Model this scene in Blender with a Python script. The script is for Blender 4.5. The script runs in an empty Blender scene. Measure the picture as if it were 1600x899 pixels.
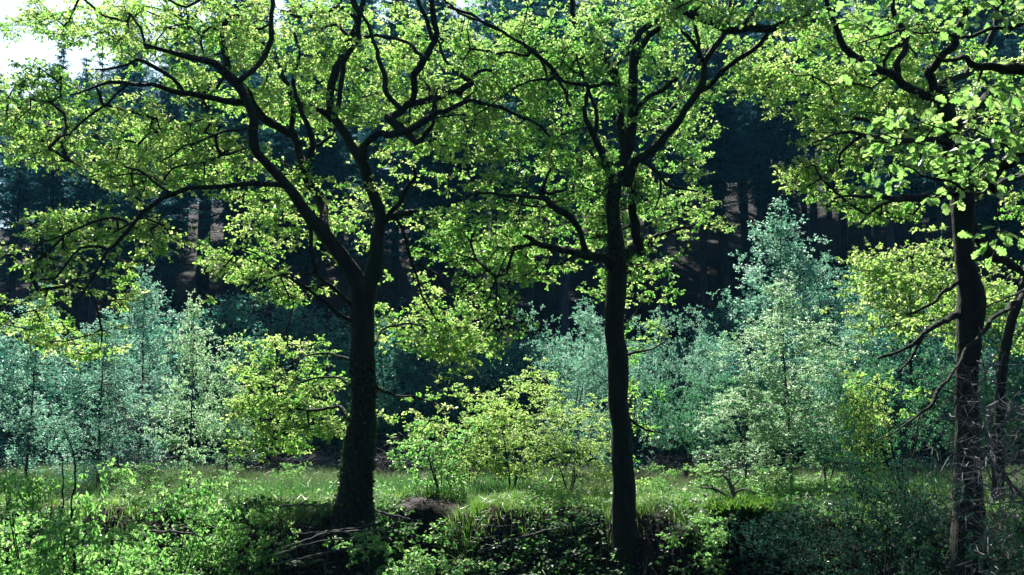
import bpy, math, random
import numpy as np
from mathutils import Vector

S = bpy.context.scene
C = S.collection
R = math.radians
rng = np.random.default_rng(11)

# ------------------------------------------------------------------ camera, sky, sun, exposure
F = 1556.0
EYE = np.array([0.0, 0.0, 1.65])
PITCH = R(7.0)
cam_d = bpy.data.cameras.new('camera')
cam = bpy.data.objects.new('camera', cam_d)
C.objects.link(cam)
cam_d.sensor_width = 36.0
cam_d.lens = F / 1600 * 36.0
cam_d.clip_start = 0.05
cam_d.clip_end = 2000
cam.location = EYE
cam.rotation_euler = (R(90) + PITCH, 0, 0)
S.camera = cam

SUN_EL, SUN_AZ = 48.0, -14.0        # azimuth measured from +Y (ahead) towards +X
w = bpy.data.worlds.new('World')
S.world = w
w.use_nodes = True
nt = w.node_tree
nt.nodes.clear()
out = nt.nodes.new('ShaderNodeOutputWorld')
bg = nt.nodes.new('ShaderNodeBackground')
sky = nt.nodes.new('ShaderNodeTexSky')
sky.sky_type = 'NISHITA'
sky.sun_disc = False
sky.sun_elevation = R(SUN_EL)
sky.sun_rotation = R(SUN_AZ)
sky.ozone_density = 2.5
tc = nt.nodes.new('ShaderNodeTexCoord')
mp = nt.nodes.new('ShaderNodeMapping')
mp.inputs['Scale'].default_value = (1, 1, 2.2)
nz = nt.nodes.new('ShaderNodeTexNoise')
nz.inputs['Scale'].default_value = 3.2
nz.inputs['Detail'].default_value = 8
nz.inputs['Roughness'].default_value = 0.55
rp = nt.nodes.new('ShaderNodeValToRGB')
rp.color_ramp.elements[0].position = 0.40
rp.color_ramp.elements[1].position = 0.52
mx = nt.nodes.new('ShaderNodeMixRGB')
mx.inputs['Color2'].default_value = (11, 13.5, 15.5, 1)
nt.links.new(tc.outputs['Generated'], mp.inputs['Vector'])
nt.links.new(mp.outputs[0], nz.inputs['Vector'])
nt.links.new(nz.outputs['Fac'], rp.inputs[0])
dt = nt.nodes.new('ShaderNodeVectorMath'); dt.operation = 'DOT_PRODUCT'
dt.inputs[1].default_value = (-0.46, 0.82, 0.34)
nm = nt.nodes.new('ShaderNodeVectorMath'); nm.operation = 'NORMALIZE'
nt.links.new(tc.outputs['Generated'], nm.inputs[0])
nt.links.new(nm.outputs[0], dt.inputs[0])
mr = nt.nodes.new('ShaderNodeMapRange')
mr.inputs['From Min'].default_value = 0.86; mr.inputs['From Max'].default_value = 0.95
nt.links.new(dt.outputs['Value'], mr.inputs['Value'])
ml = nt.nodes.new('ShaderNodeMath'); ml.operation = 'MULTIPLY'
nt.links.new(mr.outputs[0], ml.inputs[0]); nt.links.new(rp.outputs[0], ml.inputs[1])
nt.links.new(ml.outputs[0], mx.inputs['Fac'])
nt.links.new(sky.outputs[0], mx.inputs['Color1'])
nt.links.new(mx.outputs[0], bg.inputs['Color'])
bg.inputs['Strength'].default_value = 0.05
nt.links.new(bg.outputs[0], out.inputs[0])

sd = bpy.data.lights.new('sun', 'SUN')
sun = bpy.data.objects.new('sun', sd)
C.objects.link(sun)
sd.energy = 5.0
sd.angle = R(0.55)
sd.color = (1.0, 0.95, 0.86)
_d = Vector((math.sin(R(SUN_AZ)) * math.cos(R(SUN_EL)), math.cos(R(SUN_AZ)) * math.cos(R(SUN_EL)), math.sin(R(SUN_EL))))
sun.rotation_euler = _d.to_track_quat('Z', 'Y').to_euler()
sun.location = (0, 0, 60)

S.view_settings.view_transform = 'Standard'
S.view_settings.look = 'None'
S.view_settings.exposure = 1.27
S.view_settings.gamma = 1.0
S.view_settings.use_curve_mapping = False
S.cycles.max_bounces = 6
S.cycles.diffuse_bounces = 4
S.cycles.glossy_bounces = 2
S.cycles.transmission_bounces = 4
S.cycles.sample_clamp_indirect = 4
S.cycles.sample_clamp_direct = 6
S.cycles.caustics_reflective = False
S.cycles.caustics_refractive = False
S.cycles.use_denoising = True

# ------------------------------------------------------------------ helpers
_c, _s = math.cos(PITCH), math.sin(PITCH)

def P(px, py, d):
    """point of the place seen at pixel (px,py) of the 1600x899 photograph at forward distance d, and metres per pixel there"""
    u = (px - 800.0) / F
    v = (449.5 - py) / F
    t = d / (_c - v * _s)
    return EYE + t * np.array([u, _c - v * _s, _s + v * _c]), t / F

def smooth(a, b, x):
    t = np.clip((x - a) / (b - a), 0, 1)
    return t * t * (3 - 2 * t)

def wob(x, y):
    return (np.sin(x * 1.7 + 0.3 * y) * 0.5 + np.sin(x * 0.61 + 1.3 + y * 0.8) + np.sin(y * 1.31 + x * 0.37 + 2.0) * 0.6) / 2.1

def ground_h(x, y):
    x = np.asarray(x, float); y = np.asarray(y, float)
    edge = 15.6 + 0.45 * np.sin(x * 0.9 + 1.0) + 0.25 * np.sin(x * 2.3)
    # a worn cut in the bank where the path drops to the stream bed
    notch = np.exp(-((x + 1.25) / 0.75) ** 2)
    edge = edge + 0.55 * notch
    near = 0.0 - 1.35 * smooth(2.0, 8.0, y)
    up = smooth(edge - 1.9 + 1.1 * notch, edge, y)
    base = near + (1.43 + 0.07 * wob(x, y) + 0.06 * np.sin(x * 4.1 + 1.7 * np.sin(y * 2.9)) * np.sin(y * 3.7 + x) * smooth(12.5, 14, y) * (1 - smooth(17, 20, y))) * up
    hs = np.where(x < 0, 27.5 - 0.06 * x, 26.5)
    yy = np.maximum(y - hs, 0)
    slope = 0.375 + 0.0011 * x
    hill = slope * (np.sqrt(yy * yy + 9) - 3)
    top = slope * (np.sqrt(62.0 ** 2 + 9) - 3)
    hill = np.minimum(hill, top + 0.02 * yy)
    side = 1.0 - 0.25 * smooth(25, 120, np.abs(x))
    back = 0.85 * (np.sqrt(np.maximum(-4 - y, 0) ** 2 + 4) - 2)  # unseen slope behind the viewer, added to block low sky light
    return base + np.minimum(back, 34 + 0.02 * np.maximum(-y, 0)) + hill * side + 0.25 * wob(x * 0.3, y * 0.4) * smooth(26, 40, y)

def mesh_np(name, V, faces_list, rnd=None, smooth_shade=False):
    """V (n,3); faces_list: list of int arrays (m,k), all faces of one array with the same corner count"""
    me = bpy.data.meshes.new(name)
    V = np.ascontiguousarray(V, dtype=np.float32)
    me.vertices.add(len(V))
    me.vertices.foreach_set('co', V.ravel())
    idx = np.concatenate([f.ravel() for f in faces_list]).astype(np.int32)
    cnt = np.concatenate([np.full(len(f), f.shape[1]) for f in faces_list]).astype(np.int32)
    st = np.concatenate([[0], np.cumsum(cnt)[:-1]]).astype(np.int32)
    me.loops.add(len(idx))
    me.loops.foreach_set('vertex_index', idx)
    me.polygons.add(len(cnt))
    me.polygons.foreach_set('loop_start', st)
    me.polygons.foreach_set('loop_total', cnt)
    me.polygons.foreach_set('use_smooth', np.full(len(cnt), smooth_shade))
    me.update(calc_edges=True)
    if rnd is not None:
        a = me.attributes.new('rnd', 'FLOAT', 'POINT')
        a.data.foreach_set('value', np.ascontiguousarray(rnd, dtype=np.float32))
    return me

class MB:
    """collects pieces of geometry for ONE mesh object"""
    def __init__(self):
        self.V = []; self.F = {}; self.R = []; self.n = 0
    def add(self, V, faces, rnd=0.5):
        V = np.asarray(V, float).reshape(-1, 3)
        for f in faces:
            f = np.asarray(f, dtype=np.int64)
            self.F.setdefault(f.shape[1], []).append(f + self.n)
        self.V.append(V)
        self.R.append(np.broadcast_to(np.asarray(rnd, float), (len(V),)))
        self.n += len(V)
    def build(self, name, mat, parent=None, smooth_shade=False):
        me = mesh_np(name, np.concatenate(self.V), [np.concatenate(v) for v in self.F.values()], np.concatenate(self.R), smooth_shade)
        me.materials.append(mat)
        o = bpy.data.objects.new(name, me)
        C.objects.link(o)
        if parent is not None:
            o.parent = parent
        return o

def tag(o, label=None, cat=None, group=None, kind=None):
    if label: o['label'] = label
    if cat: o['category'] = cat
    if group: o['group'] = group
    if kind: o['kind'] = kind
    return o

def thing(name, loc=(0, 0, 0), label=None, cat=None, group=None):
    o = bpy.data.objects.new(name, None)
    o.empty_display_size = 0.3
    C.objects.link(o)
    o.location = loc
    return tag(o, label, cat, group)

def dup(root, loc, rotz=0.0, scale=(1, 1, 1), label=None, group=None):
    r = root.copy(); C.objects.link(r)
    r.location = loc; r.rotation_euler = (0, 0, rotz); r.scale = scale
    if label: r['label'] = label
    if group: r['group'] = group
    for ch in root.children:
        c = ch.copy(); C.objects.link(c); c.parent = r
        for g in ch.children:
            d = g.copy(); C.objects.link(d); d.parent = c
    return r

def unit(a):
    return a / np.maximum(np.linalg.norm(a, axis=-1, keepdims=True), 1e-9)

def rand_unit(n, r=None):
    r = r or rng
    return unit(r.normal(size=(n, 3)))

def frames(d):
    ref = np.where(np.abs(d[:, 2:3]) > 0.9, np.array([[1.0, 0, 0]]), np.array([[0, 0, 1.0]]))
    s = unit(np.cross(d, ref))
    return s, np.cross(s, d)

def prisms(mb, A, B, ra, rb, sides=3, rnd=0.5):
    A = np.asarray(A, float); B = np.asarray(B, float)
    n = len(A)
    if n == 0: return
    d = unit(B - A)
    s, t = frames(d)
    ang = np.arange(sides) * 2 * math.pi / sides
    ring = np.cos(ang)[None, :, None] * s[:, None] + np.sin(ang)[None, :, None] * t[:, None]
    ra = np.broadcast_to(np.asarray(ra, float), (n,)); rb = np.broadcast_to(np.asarray(rb, float), (n,))
    V = np.concatenate([A[:, None] + ring * ra[:, None, None], B[:, None] + ring * rb[:, None, None]], 1)
    k = np.arange(sides); k2 = (k + 1) % sides
    q = np.stack([k, k2, k2 + sides, k + sides], 1)
    Fq = (np.arange(n) * 2 * sides)[:, None, None] + q[None]
    mb.add(V.reshape(-1, 3), [Fq.reshape(-1, 4)], rnd)

def catmull(pts, step=0.12):
    pts = np.asarray(pts, float)
    if len(pts) < 2: return pts
    p = np.vstack([2 * pts[0] - pts[1], pts, 2 * pts[-1] - pts[-2]])
    o = []
    for i in range(1, len(p) - 2):
        L = np.linalg.norm((p[i + 1] - p[i])[:3])
        m = max(2, int(L / step))
        for t in np.arange(m) / m:
            o.append(0.5 * (2 * p[i] + (p[i + 1] - p[i - 1]) * t + (2 * p[i - 1] - 5 * p[i] + 4 * p[i + 1] - p[i + 2]) * t * t
                            + (3 * p[i] - p[i - 1] - 3 * p[i + 1] + p[i + 2]) * t ** 3))
    o.append(p[-2])
    return np.array(o)

def tube(mb, pts, rad, sides=8, rough=0.0, caps=True, seed=0, rnd=0.5):
    pts = np.asarray(pts, float); rad = np.asarray(rad, float)
    n = len(pts)
    r = np.random.default_rng(seed + n)
    tan = unit(np.gradient(pts, axis=0))
    ref = np.array([0.0, 1, 0]) if abs(tan[0][1]) < 0.8 else np.array([1.0, 0, 0])
    s = np.zeros_like(pts)
    cur = unit(np.cross(tan[0], ref))
    for i in range(n):
        cur = cur - tan[i] * np.dot(cur, tan[i]); cur = cur / (np.linalg.norm(cur) + 1e-9)
        s[i] = cur
    t = np.cross(tan, s)
    ang = np.arange(sides) * 2 * math.pi / sides
    rr = np.ones((n, sides))
    if rough:
        base = r.normal(size=(n, sides))
        ridg = r.normal(size=(1, sides))
        sm = base.copy()
        for _ in range(2):
            sm = (sm + np.roll(sm, 1, 0) + np.roll(sm, -1, 0)) / 3
        rr = 1 + rough * (ridg * 0.7 + sm * 1.2 + base * 0.25)
    ring = np.cos(ang)[None, :, None] * s[:, None] + np.sin(ang)[None, :, None] * t[:, None]
    V = pts[:, None] + ring * (rad[:, None] * rr)[:, :, None]
    k = np.arange(sides); k2 = (k + 1) % sides
    Fq = []
    for i in range(n - 1):
        Fq.append(np.stack([k + i * sides, k2 + i * sides, k2 + (i + 1) * sides, k + (i + 1) * sides], 1))
    fs = [np.concatenate(Fq)]
    if caps:
        fs.append(np.array([k[::-1], k + (n - 1) * sides]))
    mb.add(V.reshape(-1, 3), fs, rnd)

# ---- leaf templates: x along the leaf, y across, folded at the midrib
def two_sided(half, fold=0.3, droop=0.15):
    mid = [(0, 0), (0.5, 0), (1, 0)]
    V = [(x, 0, -droop * x * x) for x, _ in mid]
    f = []
    for sgn in (1, -1):
        b = len(V)
        V += [(x, sgn * y, fold * y - droop * x * x) for x, y in half]
        loop = [0] + list(range(b, b + len(half))) + [2, 1]
        f.append(loop if sgn < 0 else loop[::-1])
    return np.array(V, float), np.array(f)

LEAF_OAK = two_sided([(0.18, 0.09), (0.30, 0.24), (0.42, 0.15), (0.58, 0.33), (0.70, 0.20), (0.86, 0.24)], 0.35, 0.2)
LEAF_BIG = two_sided([(0.10, 0.06), (0.20, 0.17), (0.29, 0.22), (0.35, 0.13), (0.45, 0.27), (0.54, 0.31), (0.60, 0.19), (0.72, 0.33), (0.82, 0.29), (0.86, 0.18), (0.97, 0.14)], 0.3, 0.25)
LEAF_OVAL = two_sided([(0.25, 0.26), (0.62, 0.25)], 0.3, 0.2)
_v = np.array([(0, 0, 0), (0.5, 0.26, 0.06), (1, 0, -0.1), (0.5, -0.26, 0.06)], float)
LEAF_SMALL = (_v, np.array([[0, 2, 1], [0, 3, 2]]))
LEAF_BLADE = (np.array([(0, -0.09, 0), (0, 0.09, 0), (0.55, 0.11, 0.03), (0.55, -0.11, 0.03), (1, 0, -0.08)], float), None)

def leaves(mb, pos, d, nrm, size, tmpl, rnd):
    TV, TF = tmpl
    n = len(pos)
    d = unit(d)
    s = unit(np.cross(nrm, d)); u = np.cross(d, s)
    size = np.broadcast_to(np.asarray(size, float), (n,))[:, None, None]
    V = pos[:, None] + size * (TV[None, :, 0:1] * d[:, None] + TV[None, :, 1:2] * s[:, None] + TV[None, :, 2:3] * u[:, None])
    Fi = (np.arange(n) * len(TV))[:, None, None] + TF[None]
    mb.add(V.reshape(-1, 3), [Fi.reshape(-1, TF.shape[1])], np.repeat(rnd, len(TV)))

def sprays(lb, tb, cen, outd, r, n_tw=5, n_lf=4, tw_len=(0.12, 0.34), flat=0.45, size=(0.05, 0.085), tmpl=LEAF_OAK, tw_r=0.0025, up=1.0, gravity=0.0):
    """leafy twig ends round each cluster centre"""
    n = len(cen)
    base = np.repeat(cen, n_tw, 0)
    od = np.repeat(outd, n_tw, 0)
    d = r.normal(size=(n * n_tw, 3)); d[:, 2] *= flat
    d = unit(unit(d) + 0.55 * od)
    d[:, 2] -= gravity
    d = unit(d)
    L = r.uniform(*tw_len, n * n_tw)[:, None]
    end = base + d * L
    prisms(tb, base, end, tw_r, tw_r * 0.5, 3)
    N = n * n_tw * n_lf
    e = np.repeat(end, n_lf, 0); dd = np.repeat(d, n_lf, 0); LL = np.repeat(L, n_lf, 0)
    back = r.random((N, 1)) ** 1.6 * 0.8
    pos = e - dd * LL * back
    q = r.normal(size=(N, 3)); q[:, 2] = q[:, 2] * 0.5 - 0.15
    ld = unit(unit(q) + 0.75 * dd)
    # leaves turn their blades to the light
    nn = r.normal(size=(N, 3)) * 0.75 + 0.75 * np.array(_d); nn[:, 2] += up * .5
    cl = np.repeat(r.random(n), n_tw * n_lf) * 0.62 + r.random(N) * 0.38
    leaves(lb, pos, ld, unit(nn), r.uniform(*size, N), tmpl, cl)

def grow(nodes, nrad, attr, r, step=0.22, wander=0.045, sag=0.06, thin=0.0034, p=0.43):
    """joins every leaf cluster to the nearest wood; returns segments with radii"""
    m0 = len(nodes)
    order = []
    # distance to the traced limbs
    dist = np.empty(len(attr))
    for i in range(0, len(attr), 256):
        dist[i:i + 256] = np.sqrt(((attr[i:i + 256, None] - nodes[None]) ** 2).sum(-1)).min(1)
    order = np.argsort(dist)
    cap = m0 + len(attr) * 14
    X = np.zeros((cap, 3)); X[:m0] = nodes
    par = np.full(cap, -1); n = m0
    tips = np.full(len(attr), -1)
    for k in order:
        a = attr[k]
        dv = X[:n] - a
        # branches rather start below and inside than above the cluster
        dd = (dv ** 2).sum(1) * (1 + 0.5 * (dv[:, 2] > 0.15))
        j = int(dd.argmin())
        D = math.sqrt(((X[j] - a) ** 2).sum())
        st = max(1, min(13, int(D / step)))
        side = r.normal(size=3) * wander * D * 1.5
        prev = j
        for q in range(1, st + 1):
            t = q / st
            x = X[j] * (1 - t) + a * t + side * math.sin(math.pi * t) + np.array([0, 0, sag * D * math.sin(math.pi * t)])
            if q < st: x = x + r.normal(size=3) * wander * min(D, 0.6)
            if n >= cap: break
            X[n] = x; par[n] = prev; prev = n; n += 1
        tips[k] = prev
    cnt = np.zeros(n)
    cnt[tips[tips >= 0]] += 1
    for i in range(n - 1, m0 - 1, -1):
        if par[i] >= 0: cnt[par[i]] += cnt[i]
    rad = np.minimum(thin * np.maximum(cnt, 1) ** p, 0.024)
    i = np.arange(m0, n); pr = par[i]
    rA = np.where(pr < m0, np.minimum(rad[i] * 1.15, np.r_[nrad, np.zeros(n - m0)][pr] * 0.9 + 0.002), rad[pr])
    outd = unit(X[tips] - X[np.maximum(par[tips], 0)])
    return X[pr], X[i], rA, rad[i], outd

# ------------------------------------------------------------------ materials
def new_mat(name):
    m = bpy.data.materials.new(name)
    m.use_nodes = True
    m.node_tree.nodes.clear()
    return m, m.node_tree.nodes, m.node_tree.links

def ramp(nodes, cols):
    r = nodes.new('ShaderNodeValToRGB')
    el = r.color_ramp.elements
    while len(el) < len(cols): el.new(0.5)
    for e, (p, c) in zip(el, cols):
        e.position = p; e.color = (*c, 1)
    return r

def leaf_mat(name, refl, trans, tfac=0.55, gloss=0.05, rough=0.5, gcol=(1, 1, 1)):
    m, N, L = new_mat(name)
    at = N.new('ShaderNodeAttribute'); at.attribute_name = 'rnd'
    r1 = ramp(N, refl); r2 = ramp(N, trans)
    L.new(at.outputs['Fac'], r1.inputs[0]); L.new(at.outputs['Fac'], r2.inputs[0])
    df = N.new('ShaderNodeBsdfDiffuse'); tr = N.new('ShaderNodeBsdfTranslucent'); gl = N.new('ShaderNodeBsdfGlossy')
    gl.inputs['Roughness'].default_value = rough
    gl.inputs['Color'].default_value = (*gcol, 1)
    L.new(r1.outputs[0], df.inputs['Color']); L.new(r2.outputs[0], tr.inputs['Color'])
    mx = N.new('ShaderNodeMixShader'); mx.inputs[0].default_value = tfac
    L.new(df.outputs[0], mx.inputs[1]); L.new(tr.outputs[0], mx.inputs[2])
    fr = N.new('ShaderNodeFresnel'); fr.inputs['IOR'].default_value = 1.4
    mu = N.new('ShaderNodeMath'); mu.operation = 'MULTIPLY'; mu.inputs[1].default_value = gloss * 7
    mu.use_clamp = True
    L.new(fr.outputs[0], mu.inputs[0])
    m2 = N.new('ShaderNodeMixShader')
    L.new(mu.outputs[0], m2.inputs[0]); L.new(mx.outputs[0], m2.inputs[1]); L.new(gl.outputs[0], m2.inputs[2])
    o = N.new('ShaderNodeOutputMaterial'); L.new(m2.outputs[0], o.inputs[0])
    return m

def bark_mat(name, c1, c2, moss=None, scale=9.0, bump=0.6, stretch=0.35):
    m, N, L = new_mat(name)
    tc = N.new('ShaderNodeTexCoord'); mp = N.new('ShaderNodeMapping')
    mp.inputs['Scale'].default_value = (1, 1, stretch)
    L.new(tc.outputs['Object'], mp.inputs[0])
    vo = N.new('ShaderNodeTexVoronoi'); vo.inputs['Scale'].default_value = scale * 3
    vo.feature = 'F1'
    nz = N.new('ShaderNodeTexNoise'); nz.inputs['Scale'].default_value = scale; nz.inputs['Detail'].default_value = 6
    L.new(mp.outputs[0], vo.inputs['Vector']); L.new(mp.outputs[0], nz.inputs['Vector'])
    r = ramp(N, [(0.3, c1), (0.7, c2)])
    L.new(nz.outputs['Fac'], r.inputs[0])
    col = r.outputs[0]
    if moss:
        n2 = N.new('ShaderNodeTexNoise'); n2.inputs['Scale'].default_value = 2.2; n2.inputs['Detail'].default_value = 5
        L.new(tc.outputs['Object'], n2.inputs['Vector'])
        rr = ramp(N, [(0.48, (0, 0, 0)), (0.62, (1, 1, 1))])
        L.new(n2.outputs['Fac'], rr.inputs[0])
        mixc = N.new('ShaderNodeMixRGB'); mixc.inputs['Color2'].default_value = (*moss, 1)
        L.new(rr.outputs[0], mixc.inputs[0]); L.new(col, mixc.inputs[1])
        col = mixc.outputs[0]
    b = N.new('ShaderNodeBsdfPrincipled'); b.inputs['Roughness'].default_value = 0.85
    b.inputs['Specular IOR Level'].default_value = 0.25
    L.new(col, b.inputs['Base Color'])
    bp = N.new('ShaderNodeBump'); bp.inputs['Strength'].default_value = bump; bp.inputs['Distance'].default_value = 0.03
    L.new(vo.outputs['Distance'], bp.inputs['Height']); L.new(bp.outputs[0], b.inputs['Normal'])
    o = N.new('ShaderNodeOutputMaterial'); L.new(b.outputs[0], o.inputs[0])
    return m

def ground_mat(name, cols, scale=3.0, bump=0.5):
    m, N, L = new_mat(name)
    tc = N.new('ShaderNodeTexCoord')
    n1 = N.new('ShaderNodeTexNoise'); n1.inputs['Scale'].default_value = scale; n1.inputs['Detail'].default_value = 10; n1.inputs['Roughness'].default_value = 0.7
    n2 = N.new('ShaderNodeTexNoise'); n2.inputs['Scale'].default_value = scale * 9; n2.inputs['Detail'].default_value = 8
    L.new(tc.outputs['Object'], n1.inputs['Vector']); L.new(tc.outputs['Object'], n2.inputs['Vector'])
    r = ramp(N, cols)
    mm = N.new('ShaderNodeMixRGB'); mm.inputs[0].default_value = 0.45
    L.new(n1.outputs['Fac'], mm.inputs[1]); L.new(n2.outputs['Fac'], mm.inputs[2])
    L.new(mm.outputs[0], r.inputs[0])
    b = N.new('ShaderNodeBsdfPrincipled'); b.inputs['Roughness'].default_value = 0.95
    b.inputs['Specular IOR Level'].default_value = 0.15
    L.new(r.outputs[0], b.inputs['Base Color'])
    bp = N.new('ShaderNodeBump'); bp.inputs['Strength'].default_value = bump; bp.inputs['Distance'].default_value = 0.06
    L.new(mm.outputs[0], bp.inputs['Height']); L.new(bp.outputs[0], b.inputs['Normal'])
    o = N.new('ShaderNodeOutputMaterial'); L.new(b.outputs[0], o.inputs[0])
    return m

M = {}
M['oak_leaf'] = leaf_mat('oak leaf', [(0.0, (0.03, 0.10, 0.02)), (1.0, (0.07, 0.15, 0.03))],
                         [(0.0, (0.14, 0.54, 0.06)), (0.42, (0.46, 0.84, 0.16)), (1.0, (0.86, 0.98, 0.38))], 0.66, 0.05)
M['oak_leaf_green'] = leaf_mat('green oak leaf', [(0.0, (0.035, 0.11, 0.015)), (1.0, (0.07, 0.15, 0.03))],
                         [(0.0, (0.12, 0.50, 0.07)), (0.45, (0.36, 0.75, 0.14)), (1.0, (0.78, 0.94, 0.34))], 0.66, 0.05)
M['near_leaf'] = leaf_mat('near oak leaf', [(0.0, (0.04, 0.13, 0.015)), (1.0, (0.07, 0.17, 0.03))],
                         [(0.0, (0.22, 0.56, 0.10)), (0.6, (0.38, 0.70, 0.17)), (1.0, (0.60, 0.82, 0.30))], 0.58, 0.04)
M['yellow_leaf'] = leaf_mat('young yellow leaf', [(0.0, (0.05, 0.13, 0.03)), (1.0, (0.10, 0.17, 0.04))],
                         [(0.0, (0.34, 0.74, 0.12)), (0.6, (0.62, 0.92, 0.22)), (1.0, (0.84, 0.98, 0.38))], 0.66, 0.05)
M['birch_leaf'] = leaf_mat('birch leaf', [(0.0, (0.025, 0.11, 0.075)), (1.0, (0.11, 0.27, 0.19))],
                         [(0.0, (0.11, 0.44, 0.25)), (0.6, (0.38, 0.76, 0.52)), (1.0, (0.72, 0.92, 0.80))], 0.66, 0.05, 0.6, (0.75, 0.95, 1.0))
M['birch_leaf_green'] = leaf_mat('green birch leaf', [(0.0, (0.03, 0.14, 0.05)), (1.0, (0.10, 0.27, 0.12))],
                         [(0.0, (0.16, 0.54, 0.18)), (0.6, (0.48, 0.86, 0.42)), (1.0, (0.76, 0.93, 0.60))], 0.64, 0.07, 0.6, (0.85, 1.0, 0.95))
M['mint_leaf'] = leaf_mat('fresh birch leaf', [(0.0, (0.04, 0.17, 0.06)), (1.0, (0.13, 0.32, 0.15))],
                         [(0.0, (0.22, 0.62, 0.24)), (0.5, (0.58, 0.92, 0.50)), (1.0, (0.84, 0.97, 0.72))], 0.66, 0.06, 0.55)
M['hawthorn_leaf'] = leaf_mat('hawthorn leaf', [(0.0, (0.015, 0.08, 0.035)), (1.0, (0.045, 0.15, 0.07))],
                         [(0.0, (0.05, 0.32, 0.12)), (1.0, (0.20, 0.58, 0.26))], 0.5, 0.04)
M['hazel_leaf'] = leaf_mat('hazel leaf', [(0.0, (0.04, 0.12, 0.03)), (1.0, (0.07, 0.16, 0.04))],
                         [(0.0, (0.16, 0.55, 0.10)), (0.6, (0.38, 0.78, 0.20)), (1.0, (0.68, 0.92, 0.36))], 0.66, 0.06)
M['dark_leaf'] = leaf_mat('dark shrub leaf', [(0.0, (0.02, 0.13, 0.09)), (1.0, (0.06, 0.26, 0.18))],
                         [(0.0, (0.06, 0.36, 0.22)), (1.0, (0.15, 0.52, 0.34))], 0.45, 0.06)
M['holly_leaf'] = leaf_mat('holly leaf', [(0.0, (0.012, 0.045, 0.025)), (1.0, (0.03, 0.08, 0.05))],
                         [(0.0, (0.02, 0.10, 0.05)), (1.0, (0.05, 0.20, 0.10))], 0.3, 0.025, 0.6, (0.7, 0.88, 1.0))
M['needle'] = leaf_mat('conifer needles', [(0.0, (0.015, 0.075, 0.085)), (1.0, (0.04, 0.15, 0.17))],
                         [(0.0, (0.03, 0.16, 0.17)), (1.0, (0.08, 0.30, 0.31))], 0.25, 0.02, 0.6, (0.7, 0.9, 1.0))
M['grass'] = leaf_mat('bank grass', [(0.0, (0.05, 0.15, 0.02)), (1.0, (0.12, 0.22, 0.035))],
                         [(0.0, (0.14, 0.42, 0.05)), (0.7, (0.30, 0.58, 0.10)), (1.0, (0.50, 0.60, 0.20))], 0.45, 0.03)
M['meadow'] = leaf_mat('meadow grass', [(0.0, (0.06, 0.13, 0.04)), (0.55, (0.12, 0.18, 0.07)), (0.7, (0.22, 0.19, 0.13)), (1.0, (0.30, 0.24, 0.20))],
                         [(0.0, (0.08, 0.34, 0.06)), (0.55, (0.18, 0.40, 0.11)), (0.75, (0.25, 0.24, 0.15)), (1.0, (0.32, 0.25, 0.20))], 0.35, 0.02)
M['bramble'] = leaf_mat('bramble leaf', [(0.0, (0.015, 0.06, 0.018)), (1.0, (0.045, 0.12, 0.035))],
                         [(0.0, (0.06, 0.26, 0.05)), (1.0, (0.20, 0.52, 0.12))], 0.4, 0.05)
M['ivy'] = leaf_mat('ivy leaf', [(0.0, (0.012, 0.04, 0.012)), (1.0, (0.03, 0.08, 0.025))],
                         [(0.0, (0.02, 0.10, 0.02)), (1.0, (0.06, 0.22, 0.05))], 0.25, 0.05, 0.4)
M['oak_bark'] = bark_mat('oak bark', (0.010, 0.009, 0.008), (0.032, 0.027, 0.023), (0.012, 0.024, 0.008))
M['twig'] = bark_mat('twig bark', (0.018, 0.015, 0.013), (0.045, 0.036, 0.03), None, 12, 0.2)
M['birch_bark'] = bark_mat('young birch bark', (0.06, 0.045, 0.04), (0.16, 0.13, 0.12), None, 10, 0.3)
M['conifer_bark'] = bark_mat('conifer bark', (0.035, 0.04, 0.05), (0.09, 0.095, 0.11), None, 6, 0.5)
M['dead_wood'] = bark_mat('weathered dead wood', (0.05, 0.05, 0.045), (0.20, 0.19, 0.18), None, 14, 0.3)
M['dead_twig'] = bark_mat('dead twigs', (0.07, 0.075, 0.08), (0.26, 0.26, 0.27), None, 14, 0.2)
M['brash'] = bark_mat('brash', (0.05, 0.04, 0.05), (0.16, 0.13, 0.15), None, 10, 0.2)
M['soil'] = ground_mat('woodland soil', [(0.35, (0.007, 0.006, 0.006)), (0.5, (0.015, 0.012, 0.011)), (0.62, (0.010, 0.014, 0.008)), (0.75, (0.030, 0.024, 0.024))])
M['path'] = ground_mat('worn bare earth', [(0.35, (0.05, 0.042, 0.05)), (0.52, (0.11, 0.09, 0.105)), (0.72, (0.22, 0.185, 0.21))], 7, 1.0)
M['stone'] = ground_mat('mossy stone', [(0.35, (0.10, 0.10, 0.09)), (0.55, (0.05, 0.09, 0.02)), (0.75, (0.16, 0.17, 0.12))], 6, 0.6)

# ------------------------------------------------------------------ ground
def build_ground():
    xs = np.unique(np.concatenate([np.linspace(-280, -40, 24), np.linspace(-40, -9, 60), np.linspace(-9, 9, 150), np.linspace(9, 40, 60), np.linspace(40, 280, 24)]))
    ys = np.unique(np.concatenate([np.linspace(-120, -4, 16), np.linspace(-4, 12, 30), np.linspace(12, 18, 70), np.linspace(18, 40, 60), np.linspace(40, 100, 50), np.linspace(100, 300, 20)]))
    X, Y = np.meshgrid(xs, ys)
    Z = ground_h(X, Y)
    r = np.random.default_rng(5)
    Z = Z + r.normal(size=Z.shape) * 0.02 * ((Y > 11) & (Y < 30))
    V = np.stack([X, Y, Z], -1).reshape(-1, 3)
    nx = len(xs); i = np.arange(len(ys) - 1)[:, None] * nx + np.arange(nx - 1)[None]
    Fq = np.stack([i, i + 1, i + nx + 1, i + nx], -1).reshape(-1, 4)
    mb = MB(); mb.add(V, [Fq])
    o = mb.build('ground', M['soil'], None, True)
    tag(o, kind='structure')
build_ground()

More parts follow.
